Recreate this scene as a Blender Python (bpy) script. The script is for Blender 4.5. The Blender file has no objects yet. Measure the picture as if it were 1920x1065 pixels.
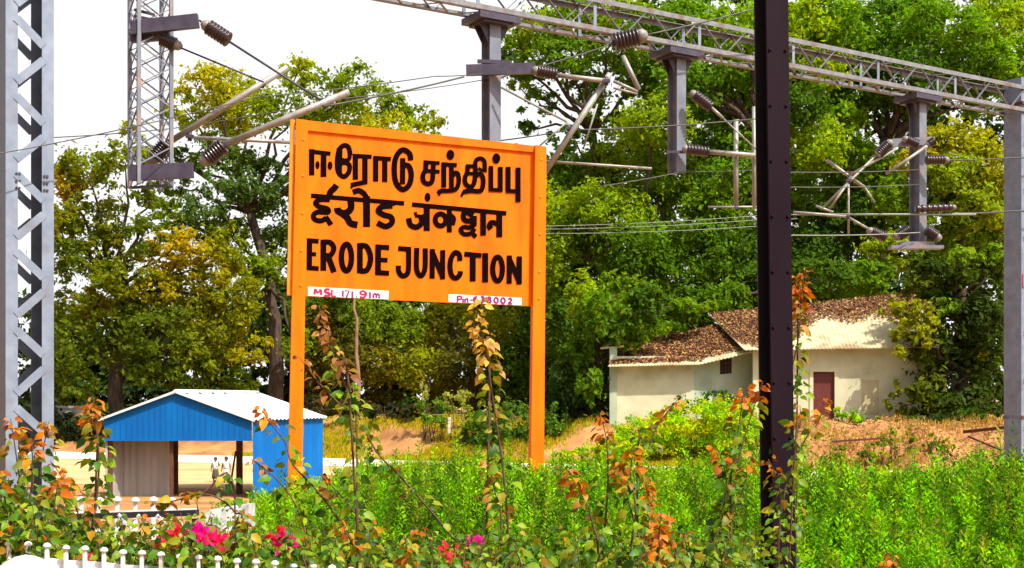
import bpy, bmesh, math, random
import numpy as np
from mathutils import Vector, Matrix
R = math.radians
sc = bpy.context.scene
COL = sc.collection
random.seed(7)

# ------------------------------------------------------------------ camera
F = 2400.0; CX = 960.0; CY = 750.0; EYE = 3.2     # level camera, horizon low in the frame (lens shift)
PITCH = 0.0
cam_d = bpy.data.cameras.new("camera"); cam = bpy.data.objects.new("camera", cam_d); COL.objects.link(cam)
cam.location = (0, 0, EYE); cam.rotation_euler = (math.pi / 2 + PITCH, 0, 0)
cam_d.sensor_width = 36; cam_d.lens = 36 * F / 1920; cam_d.shift_y = (CY - 532.5) / 1920; cam_d.clip_start = 0.05; cam_d.clip_end = 3000
sc.camera = cam
CP, SP = math.cos(PITCH), math.sin(PITCH)

# ------------------------------------------------------------------ light
SUN = Vector((0.43, -0.40, 0.81)).normalized()
w = bpy.data.worlds.new("World"); sc.world = w; w.use_nodes = True
nt = w.node_tree; nt.nodes.clear()
sky = nt.nodes.new("ShaderNodeTexSky"); sky.sky_type = 'NISHITA'; sky.sun_disc = False
sky.sun_elevation = math.asin(SUN.z); sky.sun_rotation = math.atan2(SUN.x, SUN.y)
sky.dust_density = 6.0; sky.air_density = 1.0; sky.ozone_density = 1.0
hs = nt.nodes.new("ShaderNodeHueSaturation"); hs.inputs['Saturation'].default_value = 0.6
hs.inputs['Value'].default_value = 1.0
bg = nt.nodes.new("ShaderNodeBackground"); bg.inputs['Strength'].default_value = 0.13
out = nt.nodes.new("ShaderNodeOutputWorld")
# bright white haze low in the sky, thinning towards the zenith
tcw = nt.nodes.new("ShaderNodeTexCoord"); sxyz = nt.nodes.new("ShaderNodeSeparateXYZ"); mr = nt.nodes.new("ShaderNodeMapRange"); mxw = nt.nodes.new("ShaderNodeMix"); mxw.data_type = 'RGBA'
nt.links.new(tcw.outputs['Generated'], sxyz.inputs[0]); nt.links.new(sxyz.outputs['Z'], mr.inputs[0]); mr.interpolation_type = 'SMOOTHSTEP'
mr.inputs[1].default_value = 0.32; mr.inputs[2].default_value = 0.75; mr.inputs[3].default_value = 1.0; mr.inputs[4].default_value = 0.0
mry = nt.nodes.new("ShaderNodeMapRange"); mry.interpolation_type = 'SMOOTHSTEP'; mul = nt.nodes.new("ShaderNodeMath"); mul.operation = 'MULTIPLY'   # added falloff: haze kept ahead, sky dimmed behind to cut fill on visible faces
mry.inputs[1].default_value = -0.25; mry.inputs[2].default_value = 0.55; nt.links.new(sxyz.outputs['Y'], mry.inputs[0])
nt.links.new(mr.outputs[0], mul.inputs[0]); nt.links.new(mry.outputs[0], mul.inputs[1]); nt.links.new(mul.outputs[0], mxw.inputs[0]); nt.links.new(hs.outputs[0], mxw.inputs[6]); mxw.inputs[7].default_value = (5.6, 5.6, 5.75, 1)
nt.links.new(sky.outputs[0], hs.inputs['Color']); nt.links.new(mxw.outputs[2], bg.inputs[0]); nt.links.new(bg.outputs[0], out.inputs[0])
sl = bpy.data.lights.new("sun", 'SUN'); sl.energy = 5.0; sl.angle = R(0.5); sl.color = (1, 0.93, 0.80)
so = bpy.data.objects.new("sun", sl); so.rotation_euler = SUN.to_track_quat('Z', 'Y').to_euler(); COL.objects.link(so)
so.location = (20, -20, 60)
vs = sc.view_settings; vs.view_transform = 'Standard'; vs.look = 'None'; vs.gamma = 1; vs.exposure = 0.6
sc.cycles.max_bounces = 7; sc.cycles.transparent_max_bounces = 4; sc.cycles.use_denoising = True

# ------------------------------------------------------------------ helpers
def ray(px, py):
    u = (px - CX) / F; v = (CY - py) / F
    return Vector((u, CP - v * SP, SP + v * CP))
def at(px, py, Y):
    d = ray(px, py); return Vector((0, 0, EYE)) + d * (Y / d.y)
def at_z(px, py, z):
    d = ray(px, py); return Vector((0, 0, EYE)) + d * ((z - EYE) / d.z)
def sstep(a, b, x):
    t = np.clip((x - a) / (b - a), 0, 1); return t * t * (3 - 2 * t)
def gz(x, y):
    x = np.asarray(x, float); y = np.asarray(y, float); s = y + 0.5 * x
    z = 1.42 * (1 - sstep(17, 27, y))
    z = z + 1.95 * sstep(66.5, 73.5, s)
    bump = sstep(66.0, 68.5, s) * (1 - sstep(82, 90, s))
    z = z + bump * (0.15 * np.sin(x * 1.7 + 1.3 * np.sin(y * 1.1)) + 0.10 * np.sin(x * 3.3 + y * 2.1) + 0.09 * np.sin(x * 5.1 - y * 4.2))
    return z
def gzf(x, y): return float(gz(x, y))

def tagp(o, label=None, cat=None, group=None, kind=None):
    if label: o['label'] = label
    if cat: o['category'] = cat
    if group: o['group'] = group
    if kind: o['kind'] = kind
    return o
def thing(name, label, cat, loc=(0, 0, 0), group=None):
    o = bpy.data.objects.new(name, None); COL.objects.link(o); o.location = loc; o.empty_display_size = 0.2
    return tagp(o, label, cat, group)
def parent(o, p):
    if p is not None:
        o.parent = p
        if p.parent is None: o.matrix_parent_inverse = Matrix.Translation(p.location).inverted()
    return o

class MB:
    def __init__(s): s.v = []; s.f = []; s.smooth = []
    def face(s, pts, sm=False):
        i = len(s.v); s.v += [tuple(p) for p in pts]; s.f.append(tuple(range(i, i + len(pts)))); s.smooth.append(sm)
    def hexa(s, a, b):   # a, b: 4 corner loops
        i = len(s.v); s.v += [tuple(p) for p in a] + [tuple(p) for p in b]
        for q in ((0, 1, 2, 3), (7, 6, 5, 4), (0, 4, 5, 1), (1, 5, 6, 2), (2, 6, 7, 3), (3, 7, 4, 0)):
            s.f.append(tuple(i + k for k in q)); s.smooth.append(False)
    def bar(s, p0, p1, w, h, up=(0, 0, 1)):
        p0 = Vector(p0); p1 = Vector(p1); d = (p1 - p0).normalized(); up = Vector(up)
        if abs(d.dot(up)) > 0.98: up = Vector((0, 1, 0)) if abs(d.y) < 0.9 else Vector((1, 0, 0))
        sd = d.cross(up).normalized() * (w / 2); u = sd.cross(d).normalized() * (h / 2)
        c = (-sd - u, sd - u, sd + u, -sd + u)
        s.hexa([p0 + k for k in c], [p1 + k for k in c])
    def obox(s, c, ax, ay, az):  # centre and half axes
        c = Vector(c); ax, ay, az = Vector(ax), Vector(ay), Vector(az)
        s.hexa([c - az + k for k in (-ax - ay, ax - ay, ax + ay, -ax + ay)], [c + az + k for k in (-ax - ay, ax - ay, ax + ay, -ax + ay)])
    def box(s, x0, x1, y0, y1, z0, z1):
        s.hexa([(x0, y0, z0), (x1, y0, z0), (x1, y1, z0), (x0, y1, z0)], [(x0, y0, z1), (x1, y0, z1), (x1, y1, z1), (x0, y1, z1)])
    def tube(s, pts, rad, n=8, cap=True):
        pts = [Vector(p) for p in pts]; i0 = len(s.v)
        if not isinstance(rad, (list, tuple)): rad = [rad] * len(pts)
        d0 = (pts[1] - pts[0]).normalized(); ref = Vector((0, 0, 1)) if abs(d0.z) < 0.9 else Vector((1, 0, 0))
        for k, p in enumerate(pts):
            d = (pts[min(k + 1, len(pts) - 1)] - pts[max(k - 1, 0)])
            if d.length < 1e-9: d = d0
            d.normalize(); a = d.cross(ref)
            if a.length < 1e-4: a = d.cross(Vector((0, 1, 0)))
            a.normalize(); b = d.cross(a).normalized(); ref = ref if abs(d.dot(ref)) < 0.95 else b
            for j in range(n):
                t = 2 * math.pi * j / n; s.v.append(tuple(p + (a * math.cos(t) + b * math.sin(t)) * rad[k]))
        for k in range(len(pts) - 1):
            for j in range(n):
                a = i0 + k * n + j; b = i0 + k * n + (j + 1) % n
                s.f.append((a, b, b + n, a + n)); s.smooth.append(True)
        if cap:
            s.f.append(tuple(i0 + j for j in range(n))[::-1]); s.smooth.append(False)
            e = i0 + (len(pts) - 1) * n; s.f.append(tuple(e + j for j in range(n))); s.smooth.append(False)
    def build(s, name, mat, par=None, **kw):
        me = bpy.data.meshes.new(name); me.from_pydata(s.v, [], s.f)
        me.polygons.foreach_set('use_smooth', s.smooth); me.materials.append(mat); me.update()
        o = bpy.data.objects.new(name, me); COL.objects.link(o); parent(o, par); tagp(o, **kw)
        return o

def np_mesh(name, V, Fq, mat, par=None, tint=None, smooth=False, **kw):
    V = np.asarray(V, np.float32); Fq = np.asarray(Fq, np.int32); k = Fq.shape[1]
    me = bpy.data.meshes.new(name); me.vertices.add(len(V)); me.vertices.foreach_set('co', V.ravel())
    me.loops.add(Fq.size); me.loops.foreach_set('vertex_index', Fq.ravel())
    me.polygons.add(len(Fq)); me.polygons.foreach_set('loop_start', np.arange(0, Fq.size, k, dtype=np.int32))
    me.polygons.foreach_set('loop_total', np.full(len(Fq), k, np.int32))
    me.polygons.foreach_set('use_smooth', np.full(len(Fq), smooth))
    if tint is not None:
        at_ = me.attributes.new('tint', 'FLOAT_COLOR', 'POINT')
        c = np.ones((len(V), 4), np.float32); c[:, :3] = tint; at_.data.foreach_set('color', c.ravel())
    me.materials.append(mat); me.update(calc_edges=True); me.validate()
    o = bpy.data.objects.new(name, me); COL.objects.link(o); parent(o, par); tagp(o, **kw)
    return o

# ------------------------------------------------------------------ materials
def mat(name, c1, c2=None, rough=0.6, scale=6.0, metal=0.0, bump=0.0, detail=6, spec=0.4, c3=None, s3=1.2, lim=(0.35, 0.68), stretch=None):
    m = bpy.data.materials.new(name); m.use_nodes = True; n = m.node_tree; b = n.nodes['Principled BSDF']
    b.inputs['Roughness'].default_value = rough; b.inputs['Metallic'].default_value = metal; b.inputs['Specular IOR Level'].default_value = spec
    if c2 is None: b.inputs['Base Color'].default_value = (*c1, 1); return m
    tc = n.nodes.new('ShaderNodeTexCoord'); mp = n.nodes.new('ShaderNodeMapping'); n.links.new(tc.outputs['Object'], mp.inputs[0])
    if stretch: mp.inputs['Scale'].default_value = stretch
    def noise(sc_):
        t = n.nodes.new('ShaderNodeTexNoise'); t.inputs['Scale'].default_value = sc_; t.inputs['Detail'].default_value = detail; n.links.new(mp.outputs[0], t.inputs['Vector']); return t
    t = noise(scale); r = n.nodes.new('ShaderNodeValToRGB'); r.color_ramp.elements[0].position, r.color_ramp.elements[1].position = lim
    r.color_ramp.elements[0].color = (*c1, 1); r.color_ramp.elements[1].color = (*c2, 1); n.links.new(t.outputs[0], r.inputs[0]); last = r.outputs[0]
    if c3:
        t3 = noise(s3); r3 = n.nodes.new('ShaderNodeValToRGB'); r3.color_ramp.elements[0].position = 0.55; r3.color_ramp.elements[1].position = 0.7
        n.links.new(t3.outputs[0], r3.inputs[0]); mx = n.nodes.new('ShaderNodeMix'); mx.data_type = 'RGBA'
        n.links.new(r3.outputs[0], mx.inputs[0]); n.links.new(last, mx.inputs[6]); mx.inputs[7].default_value = (*c3, 1); last = mx.outputs[2]
    n.links.new(last, b.inputs['Base Color'])
    if bump:
        bp = n.nodes.new('ShaderNodeBump'); bp.inputs['Strength'].default_value = bump; bp.inputs['Distance'].default_value = 0.02
        n.links.new(t.outputs[0], bp.inputs['Height']); n.links.new(bp.outputs[0], b.inputs['Normal'])
    return m
def leaf_mat(name, rough=0.45, trans=0.45, spec=0.35, tmul=(1.25, 1.35, 0.5)):
    m = bpy.data.materials.new(name); m.use_nodes = True; n = m.node_tree; b = n.nodes['Principled BSDF']; o = n.nodes['Material Output']
    a = n.nodes.new('ShaderNodeAttribute'); a.attribute_name = 'tint'
    b.inputs['Roughness'].default_value = rough; b.inputs['Specular IOR Level'].default_value = spec
    n.links.new(a.outputs['Color'], b.inputs['Base Color'])
    t = n.nodes.new('ShaderNodeBsdfTranslucent'); mm = n.nodes.new('ShaderNodeMix'); mm.data_type = 'RGBA'; mm.blend_type = 'MULTIPLY'
    mm.inputs[0].default_value = 1; mm.inputs[7].default_value = (*tmul, 1); n.links.new(a.outputs['Color'], mm.inputs[6]); n.links.new(mm.outputs[2], t.inputs[0])
    mx = n.nodes.new('ShaderNodeMixShader'); mx.inputs[0].default_value = trans
    n.links.new(b.outputs[0], mx.inputs[1]); n.links.new(t.outputs[0], mx.inputs[2]); n.links.new(mx.outputs[0], o.inputs[0])
    return m
M = {}
M['orange'] = mat('orange_enamel', (0.76, 0.125, 0.001), (0.84, 0.165, 0.001), rough=0.6, scale=3, spec=0.12, c3=(0.66, 0.105, 0.002), s3=1.3, stretch=(2.2, 2.2, 0.35))
M['orange_edge'] = mat('orange_weathered', (0.72, 0.20, 0.006), (0.80, 0.26, 0.012), rough=0.55, scale=9, spec=0.25)
M['letter'] = mat('black_lettering', (0.004, 0.0008, 0.0015), (0.007, 0.001, 0.002), rough=0.8, spec=0.03, scale=20)
M['plate'] = mat('white_plate', (0.78, 0.70, 0.76), (0.86, 0.82, 0.84), rough=0.5, scale=12)
M['plate_dirty'] = mat('stained_limewash', (0.20, 0.20, 0.19), (0.46, 0.46, 0.45), rough=0.9, scale=7, c3=(0.14, 0.15, 0.10), s3=6, lim=(.3, .55))
M['drum_white'] = mat('dull_white_cover', (0.40, 0.44, 0.48), (0.52, 0.55, 0.58), rough=0.6, scale=14, c3=(0.34, 0.36, 0.38), s3=8)
M['crimson'] = mat('crimson_lettering', (0.36, 0.003, 0.05), (0.44, 0.004, 0.07), rough=0.5, scale=20)
M['purple'] = mat('purple_lettering', (0.20, 0.006, 0.10), (0.27, 0.008, 0.13), rough=0.5, scale=20)
M['steel'] = mat('grey_steel_paint', (0.12, 0.135, 0.18), (0.175, 0.19, 0.24), rough=0.5, scale=4, c3=(0.25, 0.19, 0.17), s3=2.2, metal=0.1)
M['steel_light'] = mat('aluminium_paint', (0.15, 0.19, 0.265), (0.21, 0.255, 0.34), rough=0.5, scale=5, c3=(0.15, 0.16, 0.205), s3=2.0, metal=0.15)
M['steel_dark'] = mat('dark_steel_and_web_shade', (0.032, 0.027, 0.050), (0.06, 0.05, 0.08), rough=0.5, scale=6)
M['rail'] = mat('weathered_chord_steel', (0.13, 0.135, 0.15), (0.20, 0.205, 0.22), rough=0.55, scale=7, c3=(0.14, 0.085, 0.075), s3=3.0)
M['galv'] = mat('galvanised_tube', (0.22, 0.215, 0.205), (0.33, 0.32, 0.30), rough=0.5, scale=8, c3=(0.17, 0.13, 0.11), s3=4, metal=0.2)
M['insul'] = mat('brown_porcelain', (0.014, 0.006, 0.010), (0.028, 0.011, 0.013), rough=0.3, scale=12, spec=0.6)
M['insul_cap'] = mat('pale_insulator_cap', (0.15, 0.135, 0.13), (0.24, 0.22, 0.21), rough=0.5, scale=12)
M['wire'] = mat('wire_metal', (0.04, 0.045, 0.04), (0.07, 0.07, 0.06), rough=0.5)
M['wire_pale'] = mat('pale_wire_metal', (0.19, 0.21, 0.19), (0.24, 0.26, 0.23), rough=0.5)
M['iron'] = mat('shade_darkened_maroon_iron', (0.005, 0.002, 0.005), (0.009, 0.004, 0.008), rough=0.6, scale=3, c3=(0.030, 0.009, 0.010), s3=1.4, spec=0.25, stretch=(1, 1, 0.25))  # dark iron paint, blackened further to carry the platform roof's shade
M['iron_face'] = mat('shade_darkened_maroon_flange', (0.0075, 0.003, 0.0075), (0.012, 0.005, 0.010), rough=0.65, scale=3, c3=(0.016, 0.004, 0.003), s3=1.4, spec=0.08, stretch=(1, 1, 0.25))  # same paint with the roof shade in its colour, front flange slightly lighter
M['blue'] = mat('blue_sheet_paint', (0.001, 0.092, 0.33), (0.001, 0.122, 0.40), rough=0.6, spec=0.15, scale=2.2, c3=(0.002, 0.075, 0.26), s3=0.9, stretch=(1, 1, 0.3))
M['roof_white'] = mat('white_roof_sheet', (0.56, 0.59, 0.63), (0.70, 0.71, 0.73), rough=0.5, scale=3, c3=(0.46, 0.46, 0.46), s3=1.5)
M['sheet_grey'] = mat('grey_sheet', (0.24, 0.225, 0.225), (0.32, 0.30, 0.30), rough=0.6, scale=3, stretch=(1, 1, 0.2), c3=(0.25, 0.20, 0.20), s3=1.2)
M['wood'] = mat('dark_timber', (0.06, 0.022, 0.012), (0.11, 0.045, 0.02), rough=0.8, scale=8)
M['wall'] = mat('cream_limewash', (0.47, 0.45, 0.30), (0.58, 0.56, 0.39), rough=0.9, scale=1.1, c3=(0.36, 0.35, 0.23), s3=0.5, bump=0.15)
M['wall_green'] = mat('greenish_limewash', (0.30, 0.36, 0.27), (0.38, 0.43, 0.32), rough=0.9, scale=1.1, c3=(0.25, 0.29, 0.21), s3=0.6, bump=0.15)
M['door'] = mat('dark_red_door', (0.085, 0.012, 0.010), (0.13, 0.020, 0.014), rough=0.6, scale=4, stretch=(3, 3, 0.5))
M['asbestos'] = mat('weathered_roof_sheet', (0.40, 0.34, 0.20), (0.52, 0.45, 0.27), rough=0.9, scale=1.5, c3=(0.26, 0.17, 0.10), s3=0.6)
M['dark'] = mat('dark_opening', (0.015, 0.013, 0.02), (0.03, 0.025, 0.03), rough=0.8)
M['white'] = mat('white_fence_paint', (0.60, 0.60, 0.62), (0.74, 0.74, 0.75), rough=0.5, scale=9, c3=(0.42, 0.40, 0.36), s3=5)
M['black'] = mat('black_bar_paint', (0.010, 0.010, 0.018), (0.022, 0.020, 0.032), rough=0.4, scale=5)
M['drum_blue'] = mat('blue_drum', (0.006, 0.025, 0.16), (0.010, 0.04, 0.22), rough=0.4, scale=5)
M['bark'] = mat('dark_bark', (0.028, 0.018, 0.013), (0.075, 0.05, 0.035), rough=0.95, scale=5, bump=0.6, stretch=(1, 1, 0.3))
M['bark_pale'] = mat('pale_bark', (0.16, 0.09, 0.05), (0.26, 0.16, 0.09), rough=0.95, scale=5, stretch=(1, 1, 0.3))
M['stem'] = mat('bougainvillea_stem', (0.055, 0.022, 0.014), (0.11, 0.055, 0.03), rough=0.8, scale=14)
M['rust'] = mat('rusty_rail', (0.07, 0.022, 0.016), (0.13, 0.045, 0.03), rough=0.85, scale=5)
M['ground'] = mat('dry_earth', (0.21, 0.088, 0.028), (0.44, 0.22, 0.075), rough=1, scale=0.55, detail=9, c3=(0.30, 0.23, 0.03), s3=0.16, bump=0.4)
M['sand'] = mat('pale_sand', (0.44, 0.27, 0.12), (0.54, 0.36, 0.17), rough=1, scale=0.8, detail=8, c3=(0.38, 0.22, 0.09), s3=0.3)
M['road'] = mat('pale_concrete_road', (0.60, 0.52, 0.40), (0.72, 0.65, 0.53), rough=0.95, scale=0.9, detail=8, c3=(0.52, 0.42, 0.29), s3=0.5)
M['skin'] = mat('brown_skin', (0.16, 0.07, 0.04), (0.19, 0.085, 0.05), rough=0.6)
M['hair'] = mat('black_hair', (0.008, 0.007, 0.007), (0.014, 0.012, 0.011), rough=0.5)
M['cloth_white'] = mat('white_cloth', (0.66, 0.66, 0.62), (0.76, 0.76, 0.72), rough=0.9, scale=14)
M['cloth_olive'] = mat('olive_cloth', (0.045, 0.05, 0.03), (0.075, 0.08, 0.045), rough=0.9, scale=14)
M['pink'] = mat('pink_paint', (0.72, 0.05, 0.16), (0.80, 0.08, 0.22), rough=0.6, scale=10)
M['leaf'] = leaf_mat('tree_leaf', rough=0.7, spec=0.08, trans=0.52, tmul=(1.35, 1.35, .45))
M['hedge'] = leaf_mat('hedge_leaf', rough=0.7, trans=0.5, spec=0.05, tmul=(1.3, 1.25, .3))
M['bleaf'] = leaf_mat('bougainvillea_leaf', rough=0.45, trans=0.38, spec=0.2, tmul=(1.3, 1.3, 0.4))
M['bract'] = leaf_mat('bougainvillea_bract', rough=0.6, trans=0.45, spec=0.1, tmul=(1.2, 1, 1))
M['litter'] = leaf_mat('dry_leaf', rough=0.8, trans=0.15, spec=0.15, tmul=(1, 1, 1))

# ------------------------------------------------------------------ ground
def grid(name, xs, ys, zf, m, **kw):
    X, Y = np.meshgrid(xs, ys); Z = zf(X, Y); V = np.stack([X, Y, Z], -1).reshape(-1, 3)
    nx, ny = len(xs), len(ys); i = np.arange(nx - 1)[None] + np.arange(ny - 1)[:, None] * nx; i = i.ravel()
    return np_mesh(name, V, np.stack([i, i + 1, i + 1 + nx, i + nx], -1), m, smooth=True, **kw)
xs = np.concatenate([[-1500, -600, -250, -120, -80], np.arange(-60, 60.1, 0.6), [80, 120, 250, 600, 1500]])
ys = np.concatenate([[-300, -60, -15], np.arange(-4, 110.1, 0.6), [130, 180, 300, 700, 2000]])
grid('ground', xs, ys, gz, M['ground'], kind='structure')
def strip(name, s0, s1, x0, x1, ns, m, dz):
    xs_ = np.arange(x0, x1 + .1, 1.5); ss = np.linspace(s0, s1, ns); X, S = np.meshgrid(xs_, ss)
    Y = S - 0.5 * X + 0.25 * np.sin(X * 0.35) * (S > (s0 + s1) / 2)
    Z = gz(X, Y) + dz; V = np.stack([X, Y, Z], -1).reshape(-1, 3); nx = len(xs_)
    i = (np.arange(nx - 1)[None] + np.arange(ns - 1)[:, None] * nx).ravel()
    return np_mesh(name, V, np.stack([i, i + 1, i + 1 + nx, i + nx], -1), m, smooth=True, kind='structure')
strip('road', 57.5, 65.0, -45, 32, 8, M['road'], 0.012)
strip('sandy_yard', 40.5, 57.3, -45, 18, 14, M['sand'], 0.008)

# ------------------------------------------------------------------ station name board
P1 = at(565, 540, 17.5); P2 = at(1008, 573, 18.35)
SD = Vector((P2.x - P1.x, P2.y - P1.y, 0)).normalized(); SN = Vector((SD.y, -SD.x, 0))   # normal towards the camera
def onsign(px, py, off=0.0):
    d = ray(px, py); o = Vector((0, 0, EYE)); t = (P1 - o).dot(SN) / d.dot(SN); return o + d * t + SN * off
def slab(quad, o0, o1):
    mb = MB(); q = [onsign(*p) for p in quad]; mb.hexa([p + SN * o0 for p in q][::-1], [p + SN * o1 for p in q][::-1]); return mb
sign = thing('station_name_board', 'large orange station board on two posts with three lines of black lettering', 'sign', (P1.x, P1.y, gzf(P1.x, P1.y)))
def foot(e0, e1, z):   # extend an edge in the picture down to the ground height z
    for k in range(4000):
        t = 1 + k * 0.002; p = (e0[0] + (e1[0] - e0[0]) * t, e0[1] + (e1[1] - e0[1]) * t)
        if onsign(*p).z <= z: return p
    return p
g0 = gzf(P1.x, P1.y) - 0.3
la, lb = foot((555, 224), (541, 850), g0), foot((577, 226.5), (567, 850), g0)
slab([(555, 224), (577, 226.5), lb, la], -0.07, 0.045).build('post', M['orange'], sign)
ra, rb = foot((1001, 274), (993, 850), g0), foot((1021.5, 277), (1017, 850), g0)
slab([(1001, 274), (1021.5, 277), rb, ra], -0.05, 0.085).build('post', M['orange'], sign)
slab([(545, 223.5), (553.5, 224), (548.5, 554), (538.5, 553)], -0.10, -0.01).build('edge_angle', M['orange_edge'], sign)
slab([(566, 231), (1008, 280), (1003, 574.5), (562, 554.8)], -0.02, 0.0).build('panel', M['orange'], sign)
slab([(570, 225.8), (1006, 274.7), (1006, 286.7), (570, 244.7)], 0.002, 0.03).build('top_rail', M['orange'], sign)
mbr = MB()
for yy in (300, 400, 500): mbr.bar(onsign(580, yy, -0.045), onsign(996, yy + 36, -0.045), 0.045, 0.05)
mbr.build('back_brace', M['orange_edge'], sign)
mbb = MB()
for (px, py) in ((575, 262), (574, 330), (573, 400), (571, 470), (570, 535), (1010, 300), (1009, 370), (1008, 440), (1007, 510), (1006, 560)):
    p = onsign(px - 6 if px < 700 else px + 2, py, 0.046 if px < 700 else 0.086); mbb.tube([p, p + SN * 0.012], 0.016, 6)
mbb.build('bolts', M['orange_edge'], sign)

class Ink:
    def __init__(s, wt=1.0): s.mb = MB(); s.k = 0; s.wt = wt
    def stroke(s, pts, wd, org, scale, curve=False, closed=False, base=0.004):
        wd = wd * s.wt
        P = [Vector((org[0] + x / scale, org[1] + y / scale)) for x, y in pts]; hw = wd / scale / 2
        if curve:
            Q = []; n = len(P)
            for i in range(n if closed else n - 1):
                p0 = P[(i - 1) % n] if closed or i > 0 else P[0]; p1 = P[i]; p2 = P[(i + 1) % n]
                p3 = P[(i + 2) % n] if closed or i + 2 < n else P[n - 1]
                for j in range(7):
                    t = j / 7; Q.append(0.5 * ((2 * p1) + (p2 - p0) * t + (2 * p0 - 5 * p1 + 4 * p2 - p3) * t * t + (3 * p1 - p0 - 3 * p2 + p3) * t ** 3))
            Q.append(P[0].copy() if closed else P[-1]); P = Q
        n = len(P); L = []; Rr = []
        for i in range(n):
            a = P[i - 1] if i > 0 else (P[n - 2] if closed else P[0]); b = P[i + 1] if i < n - 1 else (P[1] if closed else P[-1])
            d = (b - a); d = d.normalized() if d.length > 1e-6 else Vector((1, 0)); nn = Vector((-d.y, d.x)) * hw
            L.append(P[i] + nn); Rr.append(P[i] - nn)
        off = base + s.k * 0.00025; s.k += 1
        for i in range(n - 1): s.mb.face([onsign(*q, off) for q in (L[i], L[i + 1], Rr[i + 1], Rr[i])])
    def blob(s, c, rx, ry, org, scale, base=0.004):
        off = base + s.k * 0.00025; s.k += 1
        s.mb.face([onsign(org[0] + (c[0] + rx * math.cos(t)) / scale, org[1] + (c[1] + ry * math.sin(t)) / scale, off) for t in [2 * math.pi * i / 18 for i in range(18)]])
def ell(c, rx, ry, n=10): return [(c[0] + rx * math.cos(2 * math.pi * i / n), c[1] + ry * math.sin(2 * math.pi * i / n)) for i in range(n)]
# --- Tamil line
A5 = ((540, 220), 5.915); A6 = ((770, 240), 6.658); A7 = ((540, 350), 4.262); A8 = ((740, 370), 4.631)
k = Ink(1.10); S = lambda p, w_, **kw: k.stroke(p, w_, *A5, **kw)
S([(263, 352), (262, 645)], 56); S([(236, 378), (472, 404)], 44); S([(395, 390), (393, 662)], 60); k.blob((327, 530), 24, 46, *A5); k.blob((466, 536), 28, 48, *A5)
S([(690, 420), (672, 335), (622, 312), (568, 360), (545, 490), (560, 610), (620, 658), (672, 610), (682, 540), (650, 505), (600, 505)], 50, curve=True)
S([(682, 380), (680, 455), (640, 478), (590, 470)], 42, curve=True); S([(572, 340), (565, 620)], 62)
S([(747, 405), (747, 692)], 55); S([(722, 427), (928, 438)], 44); S([(853, 430), (853, 740)], 55); S([(878, 715), (800, 730), (697, 752)], 48); S([(712, 735), (702, 788)], 26)
S([(972, 432), (972, 712)], 54); S([(1073, 440), (1073, 718)], 54); S([(946, 450), (1142, 463)], 44)
S([(1362, 478), (1345, 400), (1270, 362), (1203, 430), (1178, 560), (1196, 720), (1270, 800), (1345, 745), (1366, 630), (1340, 545), (1290, 528)], 56, curve=True)
S([(1272, 452), (1270, 742)], 54)
S = lambda p, w_, **kw: k.stroke(p, w_, *A6, **kw)
S([(160, 424), (362, 440)], 42); S([(190, 430), (185, 520), (153, 590), (160, 665), (215, 698), (266, 665), (278, 560), (284, 440)], 56, curve=True); S([(190, 536), (362, 546)], 44)
k.blob((495, 335), 50, 64, *A6); S([(413, 428), (413, 742)], 58); S([(386, 452), (576, 464)], 46); S([(508, 455), (508, 748)], 56)
S([(520, 600), (555, 560), (590, 580), (600, 670), (570, 755), (500, 782), (372, 788), (350, 820)], 52, curve=True); S([(372, 786), (350, 842)], 28)
S([(688, 474), (815, 480)], 44); S([(712, 462), (705, 550), (678, 620), (685, 695), (742, 735), (790, 690), (806, 570), (806, 470)], 54, curve=True); S([(715, 568), (806, 572)], 40)
S([(806, 600), (862, 575), (900, 620), (902, 710), (868, 785), (745, 785), (650, 800)], 54, curve=True); S([(655, 795), (632, 856)], 30)
S([(806, 490), (812, 410), (866, 380), (916, 410), (924, 480), (925, 552)], 48, curve=True); S([(845, 500), (900, 540)], 34)
k.blob((1068, 380), 50, 65, *A6); S([(1001, 474), (1001, 785)], 54); S([(1118, 484), (1118, 795)], 56); S([(976, 770), (1146, 778)], 44)
S([(1215, 485), (1215, 795)], 58); S([(1188, 786), (1345, 792)], 46); S([(1339, 494), (1339, 925)], 58)
k.mb.build('tamil_lettering', M['letter'], sign)
# --- Hindi line
k = Ink(1.24); S = lambda p, w_, **kw: k.stroke(p, w_, *A7, **kw)
S([(184, 72), (928, 134)], 30); S([(328, 95), (338, 45), (370, 12), (388, -14)], 42, curve=True)
S([(335, 105), (258, 104), (220, 130), (250, 160), (312, 176), (318, 204), (235, 204), (202, 232), (218, 264), (268, 272), (308, 248)], 34, curve=True); S([(300, 240), (345, 306)], 34)
S([(500, 105), (502, 175), (455, 212), (402, 196), (394, 168)], 44, curve=True); S([(420, 205), (470, 245), (500, 292), (556, 306)], 44, curve=True)
S([(628, 75), (628, 322)], 46); S([(518, 46), (566, 32), (612, 62), (630, 110)], 36, curve=True)
S([(830, 118), (830, 152)], 46); S([(836, 152), (752, 160), (722, 194), (762, 224), (822, 244), (830, 288), (780, 318), (712, 288)], 38, curve=True)
S = lambda p, w_, **kw: k.stroke(p, w_, *A8, **kw)
S([(150, 62), (970, 140)], 32); k.blob((801.5, 369.8), 5.6, 8.6, (0, 0), 1)
S([(278, 70), (278, 292)], 44); S([(265, 168), (235, 178), (232, 225), (190, 258), (138, 240), (120, 180)], 40, curve=True); S([(180, 128), (185, 160), (262, 172)], 26)
S(ell((398, 196), 46, 52), 36, curve=True, closed=True); S([(474, 100), (474, 304)], 36); S([(478, 150), (512, 185), (500, 240)], 34, curve=True)
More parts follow.
